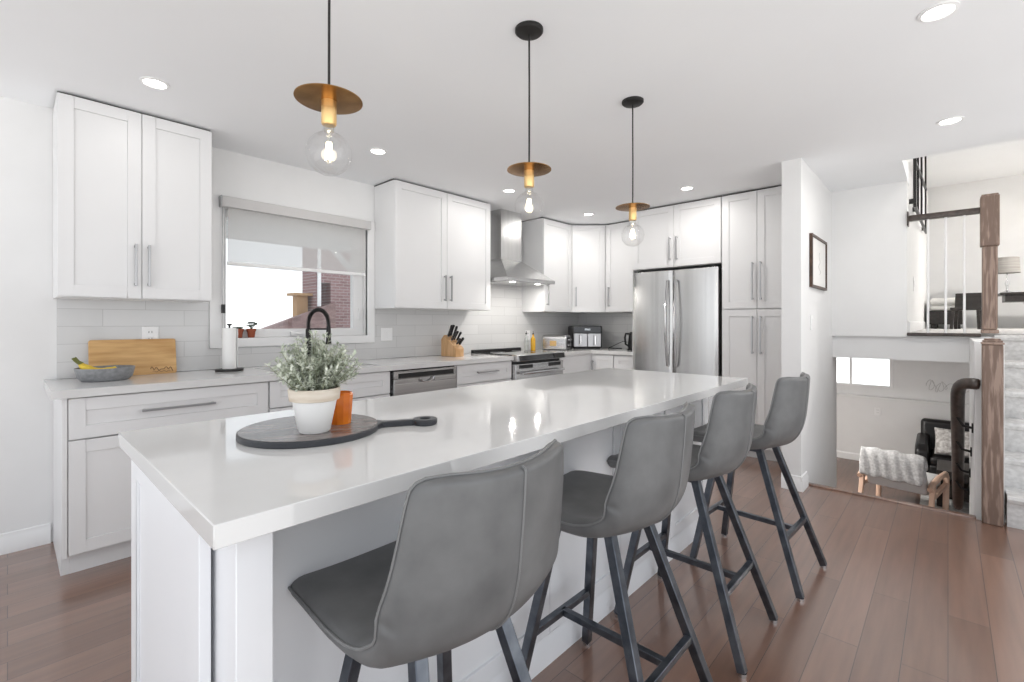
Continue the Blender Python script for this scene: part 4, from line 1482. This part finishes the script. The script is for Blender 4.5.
# ------------------------------------------------------------------ things on the island
t = thing('serving_board', 'round dark wooden serving board with ring handle on the island', 'serving board', (0.604, 1.362, CT))
RB = 0.190
hd = Vector((0.919 - 0.600, 1.215 - 1.385, 0)).normalized()
ang = math.atan2(hd.y, hd.x)
t.rotation_euler = (0, 0, ang)
poly = []
for k in range(73):
    a = math.radians(10 + 340 * k / 72)
    poly.append((RB * math.cos(a), RB * math.sin(a)))
poly += [(RB + 0.012, -0.015), (RB + 0.03, -0.0115), (RB + 0.106, -0.0125), (RB + 0.106, 0.0125), (RB + 0.03, 0.0115), (RB + 0.012, 0.015)]
MB().prism(poly, 2, 0.0, 0.0175).build('board', BOARDE, t, bevel=0.003)
MB().lathe([(RB - 0.004, 0.0175), (RB - 0.004, 0.0182), (0, 0.0182)], (0, 0, 0), 72).build('board_face', BOARDT, t)
MB().lathe([(0.017, 0.0), (0.036, 0.0), (0.039, 0.004), (0.039, 0.015), (0.036, 0.0185), (0.019, 0.0185), (0.016, 0.015), (0.016, 0.003), (0.017, 0.0)], (RB + 0.140, 0, 0), 36).build('ring_handle', BOARDE, t)

BT = CT + 0.0184
t = thing('potted_plant', 'silver-green bushy plant in white pot on round serving board', 'potted plant', (0.579, 1.284, BT))
MB().lathe([(0.0, 0.0), (0.037, 0.0), (0.041, 0.004), (0.058, 0.088), (0.0, 0.088)], (0, 0, 0), 40).build('pot', POTW, t)
MB().lathe([(0.059, 0.087), (0.065, 0.089), (0.068, 0.118), (0.066, 0.121), (0.062, 0.121), (0.059, 0.108), (0.0, 0.106)], (0, 0, 0), 40).build('pot_rim', POTR, t)
MB().lathe([(0.0, 0.107), (0.0585, 0.107), (0.04, 0.112), (0, 0.114)], (0, 0, 0), 24).build('soil', SOIL, t)
rnd = random.Random(11)
stems, leaves = MB(), MB()


def leaf(mb, p, d, ln, wd):
    d = d.normalized()
    s = d.cross(Vector((0, 0, 1)))
    if s.length < 1e-3:
        s = Vector((1, 0, 0))
    s.normalize()
    n = s.cross(d)
    a_ = p
    m1 = p + d * ln * 0.5 + s * wd + n * ln * 0.06
    m2 = p + d * ln * 0.5 - s * wd + n * ln * 0.06
    tp = p + d * ln
    mb.add([a_, m1, tp, m2], [(0, 1, 2), (0, 2, 3)], True)


for i in range(135):
    a = rnd.uniform(0, 2 * PI)
    spread = rnd.uniform(0.0, 1.0) ** 0.7
    ht = rnd.uniform(0.070, 0.160) * (1.10 - 0.45 * spread)
    r0 = 0.045 * rnd.random()
    p0 = Vector((r0 * math.cos(a), r0 * math.sin(a), 0.104))
    R1 = 0.118 * spread
    p1 = Vector((R1 * 0.75 * math.cos(a), R1 * 0.75 * math.sin(a), 0.104 + ht * 0.62))
    p2 = Vector((R1 * 1.05 * math.cos(a) + rnd.uniform(-.012, .012), R1 * 1.05 * math.sin(a) + rnd.uniform(-.012, .012), 0.104 + ht + rnd.uniform(-0.01, 0.02)))
    pts = []
    for k in range(9):
        s = k / 8
        pts.append(p0 * (1 - s) ** 2 + p1 * 2 * s * (1 - s) + p2 * s * s)
    stems.tube(pts, [0.0016 - 0.001 * k / 8 for k in range(9)], 4)
    for k in range(1, 9):
        for q in range(5):
            s = (k + rnd.random() * 0.8) / 8.8
            p = p0 * (1 - s) ** 2 + p1 * 2 * s * (1 - s) + p2 * s * s
            td = (p1 - p0) * 2 * (1 - s) + (p2 - p1) * 2 * s
            td.normalize()
            b_ = rnd.uniform(0, 2 * PI)
            u = td.orthogonal().normalized()
            v = td.cross(u)
            d_ = (u * math.cos(b_) + v * math.sin(b_)) * 0.85 + td * rnd.uniform(0.2, 0.9)
            leaf(leaves, p, d_, rnd.uniform(0.011, 0.020), rnd.uniform(0.0026, 0.0050))
stems.build('stems', STEMG, t)
leaves.build('foliage', LEAFG, t, angle=180, weld=False)

t = thing('candle_holder', 'small faceted orange glass candle holder behind the white pot', 'candle holder', (0.680, 1.335, BT), 0.3)
MB().lathe([(0.0, 0.0), (0.030, 0.0), (0.031, 0.003), (0.037, 0.087), (0.034, 0.092), (0.030, 0.080), (0.027, 0.012), (0, 0.010)], (0, 0, 0), 12).build('glass', AMBERC, t, angle=20)
MB().lathe([(0.0, 0.0125), (0.0268, 0.0125), (0.028, 0.055), (0.0, 0.052)], (0, 0, 0), 20).build('wax', PEACH, t)
# ------------------------------------------------------------------ stair posts and rails
NX, NY = 4.13, -0.200


def newel(label, x, y, z0, h, blk, top_block):
    t = thing('newel_post', label, 'newel post', (x, y, z0))
    MB().box(-blk / 2, blk / 2, -blk / 2, blk / 2, 0, top_block).build('shaft', OAK, t, bevel=0.006)
    return t


t = newel('brown oak newel post standing on the main floor at the stairs', NX, NY, 0, 1.14, 0.092, 1.10)
cap = MB()
cap.box(-0.050, 0.050, -0.050, 0.050, 1.10, 1.114)
cap.box(-0.044, 0.044, -0.044, 0.044, 1.114, 1.126)
cap.box(-0.036, 0.036, -0.036, 0.036, 1.126, 1.136)
cap.build('cap', OAK, t, bevel=0.004)
t = newel('upper oak newel post at the edge of the upper landing', PX + 0.02, -0.238, UZ + 0.001, 1.09, 0.098, 0.03)
s = MB()
s.hexa([(-0.043, -0.043, 0.03), (0.043, -0.043, 0.03), (0.043, 0.043, 0.03), (-0.043, 0.043, 0.03)], [(-0.043, -0.043, 0.68), (0.043, -0.043, 0.68), (0.043, 0.043, 0.68), (-0.043, 0.043, 0.68)])
s.build('turned_shaft', OAK, t, bevel=0.012)
MB().box(-0.053, 0.053, -0.053, 0.053, 0.68, 1.07).build('top_block', OAK, t, bevel=0.006)
MB().box(-0.047, 0.047, -0.047, 0.047, 1.07, 1.082).build('cap', OAK, t, bevel=0.004)

# level guard rail on the upper landing
t = thing('guard_rail', 'level dark wood guard rail with white balusters on upper landing', 'railing', (PX + 0.02, 0, UZ))
MB().prism([(-0.028, 0.945), (0.028, 0.945), (0.030, 0.975), (0.022, 0.992), (-0.022, 0.992), (-0.030, 0.975)], 1, -0.184, 0.243).build('handrail', RAILW, t, bevel=0.004)
MB().box(-0.05, 0.05, 0.243, 0.254, 0.905, 1.025).build('rosette', RAILW, t, bevel=0.005)
for y in (0.122, 0.014, -0.096):
    MB().lathe([(0.008, 0.0), (0.008, 0.947)], (0, y, 0), 12).build('baluster', TRIM, t)
    
# black railing on the further upper flight
t = thing('stair_railing', 'black metal stair railing high on the upper hallway wall', 'railing', (0, 0, 0))
yr = 0.215
def rp(x, z):
    return (x, yr, z)
MB().bar(rp(5.46, 2.66), rp(8.4, 3.02), 0.022).build('top_rail', BLACKM, t)
MB().bar(rp(5.46, 2.27), rp(8.4, 2.44), 0.022).build('bottom_rail', BLACKM, t)
for i, x in enumerate((5.46, 6.05, 6.9, 8.2)):
    k = (x - 5.46) / 2.94
    MB().bar(rp(x, 2.27 + 0.17 * k), rp(x, 2.72 + 0.36 * k + (0.5 if i else 0.1)), 0.018 if i else 0.022).build('spindle', BLACKM, t)
    MB().box(x - 0.02, x + 0.02, yr, UY - 0.001, 2.29 + 0.17 * k, 2.33 + 0.17 * k).build('bracket', BLACKM, t)

# handrail going down
t = thing('stair_handrail', 'dark curved handrail running down the lower stairs from the newel', 'handrail', (0, 0, 0))
hy = -0.045
pth = [(4.13, NY + 0.047, 0.855), (4.13, NY + 0.065, 0.855)]
pth = [(4.145, -0.152, 0.845), (4.15, -0.12, 0.85), (4.165, -0.075, 0.848), (4.20, hy - 0.008, 0.825), (4.26, hy, 0.765), (4.34, hy - 0.002, 0.69), (5.50, hy - 0.018, -0.25), (5.70, hy - 0.02, -0.41)]
hr = MB()
vsq = []
hr.tube(pth, 0.040, 8, up=(0, 0, 1))
hr.build('rail', RAILW, t, subsurf=1, angle=180)
for x in (4.42, 4.68, 4.94, 5.18):
    z = 0.69 - (x - 4.34) * 0.8125
    MB().tube([(x, hy, z - 0.035), (x, hy - 0.03, z - 0.09), (x, -0.122, z - 0.10)], 0.009, 8).box(x - 0.02, x + 0.02, -0.1245, -0.116, z - 0.13, z - 0.07).build('bracket', BLACKM, t)

# ------------------------------------------------------------------ lower room things
# armchair with throw
t = thing('lounge_chair', 'light grey lounge chair with wooden arms seen from behind, downstairs', 'armchair', (6.95, 0.41, LZ), math.radians(-90 - 8))
# local: +y is the way the chair faces (away from the stairs)
MB().hexa([(-0.27, -0.10, 0.30), (0.27, -0.10, 0.30), (0.27, 0.02, 0.30), (-0.27, 0.02, 0.30)], [(-0.27, -0.30, 0.70), (0.27, -0.30, 0.70), (0.27, -0.22, 0.72), (-0.27, -0.22, 0.72)]).build('backrest', SEATG, t, bevel=0.02, seg=3)
MB().box(-0.27, 0.27, 0.0, 0.50, 0.28, 0.42).build('seat', SEATG, t, bevel=0.03, seg=3)
for sx in (-1, 1):
    x = sx * 0.315
    MB().tube([(x, -0.22, 0.40), (x, -0.1, 0.445), (x, 0.15, 0.46), (x, 0.45, 0.45), (x, 0.50, 0.40), (x, 0.46, 0.0)], 0.028, 10).build('arm', PEACH, t)
    MB().bar((x, -0.24, 0.0), (x, -0.1, 0.44), 0.045).build('leg', PEACH, t, bevel=0.006)
    MB().bar((x, -0.14, 0.30), (x, 0.48, 0.32), 0.04).build('rail', PEACH, t)
MB().box(-0.30, 0.30, 0.05, 0.09, 0.27, 0.31).build('crossbar', PEACH, t)
t.rotation_euler = (0, 0, math.radians(-90 - 10))
# throw draped over its back
rnd = random.Random(4)
th_ = MB()
pts = []
prof = [(-0.350, 0.45), (-0.338, 0.56), (-0.330, 0.63), (-0.318, 0.70), (-0.29, 0.745), (-0.25, 0.755), (-0.21, 0.735), (-0.18, 0.66), (-0.155, 0.58)]
n = 22
for j, (yy, zz) in enumerate(prof):
    for i in range(n + 1):
        u = -0.285 + 0.57 * i / n
        pts.append((u + rnd.uniform(-.006, .006), yy + 0.012 * math.sin(i * 1.7 + j) * 0.7, zz + 0.010 * math.sin(i * 0.9 + j * 0.7) + rnd.uniform(-.006, .006)))
fs = []
for j in range(len(prof) - 1):
    for i in range(n):
        fs.append((j * (n + 1) + i, j * (n + 1) + i + 1, (j + 1) * (n + 1) + i + 1, (j + 1) * (n + 1) + i))
th_.add(pts, fs, True)
thr = th_.build('throw_blanket', FURG, None, subsurf=1, solid=0.022, angle=180)
thr.location = t.location
thr.rotation_euler = t.rotation_euler
tag(thr, 'fluffy grey throw draped over the back of lounge chair downstairs', 'throw blanket')

# black leather armchair on the far wall
t = thing('leather_sofa', 'black leather sofa against the far wall of the lower room', 'sofa', (8.72, -0.20, LZ - 0.0), math.radians(90))
# local: -y faces the wall (+X world), +y faces the stairs
wS = 0.53
MB().box(-wS + 0.14, wS - 0.14, -0.30, 0.38, 0.12, 0.30).build('seat_base', BLEATH, t, bevel=0.03, seg=3)
MB().box(-wS + 0.15, wS - 0.15, -0.22, 0.40, 0.30, 0.41).build('seat_cushion', BLEATH, t, bevel=0.04, seg=3)
MB().hexa([(-wS + 0.04, -0.40, 0.12), (wS - 0.04, -0.40, 0.12), (wS - 0.04, -0.20, 0.12), (-wS + 0.04, -0.20, 0.12)], [(-wS + 0.04, -0.42, 0.80), (wS - 0.04, -0.42, 0.80), (wS - 0.04, -0.28, 0.80), (-wS + 0.04, -0.28, 0.80)]).build('backrest', BLEATH, t, bevel=0.05, seg=4)
for sx in (-1, 1):
    x0, x1 = sorted((sx * (wS - 0.14), sx * wS))
    MB().prism([(-0.36, 0.10), (0.36, 0.10), (0.40, 0.30), (0.38, 0.48), (0.30, 0.55), (-0.25, 0.60), (-0.36, 0.55)], 0, x0, x1, True).build('arm', BLEATH, t, bevel=0.04, seg=3)
for sx in (-1, 1):
    for yy in (-0.33, 0.32):
        MB().lathe([(0.018, 0), (0.026, 0.10), (0.026, 0.13)], (sx * (wS - 0.08), yy, 0), 12).build('foot', DWOOD, t)
cu = MB()
for i in range(13):
    pass
nn = 14
for side_ in (1, -1):
    g_ = []
    for j in range(nn + 1):
        for i in range(nn + 1):
            u, v = -1 + 2 * i / nn, -1 + 2 * j / nn
            hz_ = 0.085 * ((1 - u ** 4) * (1 - v ** 4)) ** 0.5
            g_.append((0.25 * u * (1 - 0.06 * (1 - v * v)), 0.19 * v * (1 - 0.06 * (1 - u * u)), side_ * hz_))
    cu.add(g_, [(j * (nn + 1) + i, j * (nn + 1) + i + 1, (j + 1) * (nn + 1) + i + 1, (j + 1) * (nn + 1) + i) for j in range(nn) for i in range(nn)], True)
co = cu.build('throw_cushion', CUSH, None, subsurf=1)
co.location = (8.50, -0.10, LZ + 0.41 + 0.19)
co.rotation_euler = (math.radians(70), 0, math.radians(-90))
tag(co, 'fluffy off-white cushion propped on the black sofa', 'cushion')

# rug and coffee table
tag(MB().box(7.42, 8.30, -1.5, 0.25, LZ, LZ + 0.012).build('area_rug', RUGM, bevel=0.004), 'pale grey rug on the lower room floor before the sofa', 'rug')
t = thing('coffee_table', 'black coffee table with lower shelf on the pale rug', 'coffee table', (7.80, -0.36, LZ + 0.0125))
MB().box(-0.30, 0.30, -0.50, 0.46, 0.39, 0.43).build('table_top', DWOOD, t, bevel=0.004)
MB().box(-0.27, 0.27, -0.47, 0.43, 0.10, 0.125).build('shelf', DWOOD, t)
MB().box(-0.285, 0.285, -0.485, 0.445, 0.33, 0.389).build('apron', DWOOD, t)
for sx in (-1, 1):
    for yy in (-0.47, 0.43):
        MB().box(sx * 0.27 - 0.03, sx * 0.27 + 0.03, yy - 0.03, yy + 0.03, 0, 0.389).build('leg', DWOOD, t, bevel=0.004)

# script lettering on the lower wall: too faint to read
sc_ = MB()
for (y0, w_, ph, am) in ((0.22, 0.22, 0.0, 0.085), (-0.02, 0.30, 1.3, 0.05)):
    pts = []
    for k in range(70):
        s = k / 69
        pts.append((FX - 0.0015, y0 - w_ * s + 0.02 * math.cos(s * 40 + ph), 0.30 + am * math.sin(s * 26 + ph) * (1 - 0.4 * s) + 0.02 * math.sin(9 * s)))
    sc_.tube(pts, 0.003, 5)
tag(sc_.build('wall_script', INK), 'faint grey handwritten script decal on the lower room wall', 'wall decal')
plate('wall_outlet', 'small white outlet on the lower room wall below the ledge', 'outlet', (FX - 0.1005, 0.80, -0.14), -PI / 2, 0.08, 0.12, 'outlet')

# ------------------------------------------------------------------ upper room things
t = thing('console_desk', 'dark wood desk with slanted legs upstairs behind the newel', 'desk', (10.35, -1.05, UZ))
MB().box(-0.28, 0.28, -0.75, 0.48, 0.50, 0.535).build('desk_top', DWOOD, t, bevel=0.003)
MB().box(-0.26, 0.26, -0.70, 0.43, 0.40, 0.50).build('drawer_case', DWOOD, t, bevel=0.003)
for sx in (-1, 1):
    for yy, dy in ((0.18, -0.10), (-0.60, -0.08)):
        MB().bar((sx * 0.22, yy + dy, 0.0), (sx * 0.2, yy, 0.40), 0.05).build('leg', DWOOD, t)
t = thing('table_lamp', 'table lamp with grey drum shade on the upstairs desk', 'lamp', (10.3, -0.655, UZ + 0.536))
MB().lathe([(0.0, 0), (0.075, 0), (0.07, 0.012), (0.02, 0.035), (0.012, 0.05), (0.018, 0.11), (0.024, 0.15), (0.012, 0.20), (0.008, 0.30), (0, 0.30)], (0, 0, 0), 24).build('base', CHROME, t)
MB().lathe([(0.140, 0.30), (0.136, 0.30), (0.126, 0.535), (0.130, 0.535), (0.140, 0.30)], (0, 0, 0), 32).build('shade', SHADE, t)
pl = bpy.data.lights.new('lamp_bulb', 'POINT')
pl.energy = 6
pl.color = (1, 0.88, 0.72)
pl.shadow_soft_size = 0.04
lo = bpy.data.objects.new('lamp_bulb', pl)
COL.objects.link(lo)
lo.parent = t
lo.location = (0, 0, 0.40)
t = thing('bed', 'low dark bed with pale bedding upstairs behind the balusters', 'bed', (9.9, -0.05, UZ))
MB().box(-0.8, 0.95, -0.10, 0.25, 0.06, 0.26).build('bed_frame', DWOOD, t, bevel=0.01)
MB().box(-0.78, 0.93, -0.08, 0.24, 0.26, 0.34).build('mattress', LINEN, t, bevel=0.03, seg=3)
MB().box(-0.80, 0.60, -0.09, 0.245, 0.34, 0.44).build('duvet', LINEN, t, bevel=0.045, seg=4)
for x in (-0.72, 0.88):
    for y in (-0.05, 0.2):
        MB().box(x - 0.03, x + 0.03, y - 0.03, y + 0.03, 0, 0.06).build('leg', DWOOD, t)
t = thing('side_chair', 'dark chair upstairs beside the bed, seen between balusters', 'chair', (8.85, -0.19, UZ), math.radians(80))
t.scale = (0.8, 0.62, 0.95)
MB().box(-0.19, 0.19, -0.2, 0.2, 0.27, 0.31).build('seat', DWOOD, t, bevel=0.01)
MB().hexa([(-0.18, -0.20, 0.31), (0.18, -0.20, 0.31), (0.18, -0.17, 0.31), (-0.18, -0.17, 0.31)], [(-0.18, -0.27, 0.52), (0.18, -0.27, 0.52), (0.18, -0.24, 0.52), (-0.18, -0.24, 0.52)]).build('backrest', DWOOD, t, bevel=0.008)
for sx in (-1, 1):
    for sy in (-1, 1):
        MB().bar((sx * 0.17, sy * 0.22, 0), (sx * 0.15, sy * 0.16, 0.27), 0.04).build('leg', DWOOD, t)

# added fill lamps upstairs, downstairs and in the stairwell, all out of frame


def make_fill_lamp(label, loc, power):
    t = thing('fill_lamp', label, 'ceiling light', loc)
    MB().lathe([(0.0, -0.07), (0.10, -0.06), (0.15, -0.03), (0.16, -0.012), (0.16, 0)], (0, 0, 0), 28).build('diffuser', CANE, t)
    MB().lathe([(0.17, -0.012), (0.17, 0), (0.162, 0), (0.162, -0.012)], (0, 0, 0), 28).build('ring', TRIM, t)
    area_light('fill_lamp_light', (0, 0, -0.08), (0, 0, 0), 0.3, 0.3, power, (1, 0.96, 0.91), 'DISK', t)
    return t


make_fill_lamp('added fill lamp in the upper room, unseen above the top edge of view', (8.6, -2.5, 3.6), 70)
make_fill_lamp('added fill lamp in the lower room, hidden by the upper floor', (6.7, 1.75, 0.92), 36)
make_fill_lamp('added fill lamp in the stairwell, unseen above the top edge of view', (4.85, -0.6, 3.6), 6)

# ------------------------------------------------------------------ outside the window
t = thing('neighbour_house', 'red brick neighbouring house seen low through the kitchen window', 'house', (0, 0, 0))
HYY = 13.0
hs = MB()
hs.box(6.33, 8.6, HYY, HYY + 0.9, -0.4, 3.6)
hs.box(5.99, 6.33, HYY, HYY + 0.9, 2.38, 3.6)
hs.box(5.90, 5.99, HYY, HYY + 0.9, 1.2, 3.6)
hs.build('brick_wall', BRICK, t)
hl_ = MB()
hl_.prism([(3.2, -0.4), (6.33, -0.4), (6.33, 1.80), (3.2, 0.62)], 1, HYY - 0.3, HYY - 0.01)
hl_.build('low_roof', ROOFM, t)
MB().box(5.93, 6.02, HYY - 0.06, HYY - 0.001, 1.7, 3.6).build('corner_trim', TRIM, t)
MB().box(5.50, 5.80, HYY + 0.3, HYY + 0.6, 1.2, 2.0).build('chimney', TAN, t)
MB().box(5.38, 5.92, HYY + 0.2, HYY + 0.7, 2.0, 2.07).build('chimney_cap', TAN, t)
MB().box(7.55, 7.9, HYY - 0.25, HYY - 0.001, 1.45, 1.98).build('wall_box', TAN, t)
MB().prism([(5.8, 3.6), (8.8, 3.6), (8.8, 3.9), (5.8, 3.9)], 1, HYY - 0.3, HYY + 1.2).build('eave', TRIM, t)
t = thing('patio_cover', 'white patio cover with beam outside the kitchen window', 'patio cover', (0, 0, 0))
pc = MB()
for i in range(24):
    y0 = WY + 0.25 + i * 0.1
    z0 = 2.78 - 0.022 * i
    pc.prism([(y0, z0), (y0 + 0.085, z0 - 0.018), (y0 + 0.085, z0 + 0.02), (y0, z0 + 0.04)], 0, -1.0, 4.6)
pc.build('roof_panel', PATIO, t)
MB().box(-1.0, 4.6, 5.95, 6.05, 2.20, 2.38).build('beam', TRIM, t)
MB().box(-1.0, 4.6, 5.93, 5.949, 2.26, 2.29).build('gutter', TRIM, t)
MB().box(3.30, 3.40, 5.95, 6.04, -0.4, 2.20).build('post', TRIM, t)
MB().bar((3.35, 5.9, 1.75), (2.9, 5.9, 2.2), 0.06).build('brace', TRIM, t)
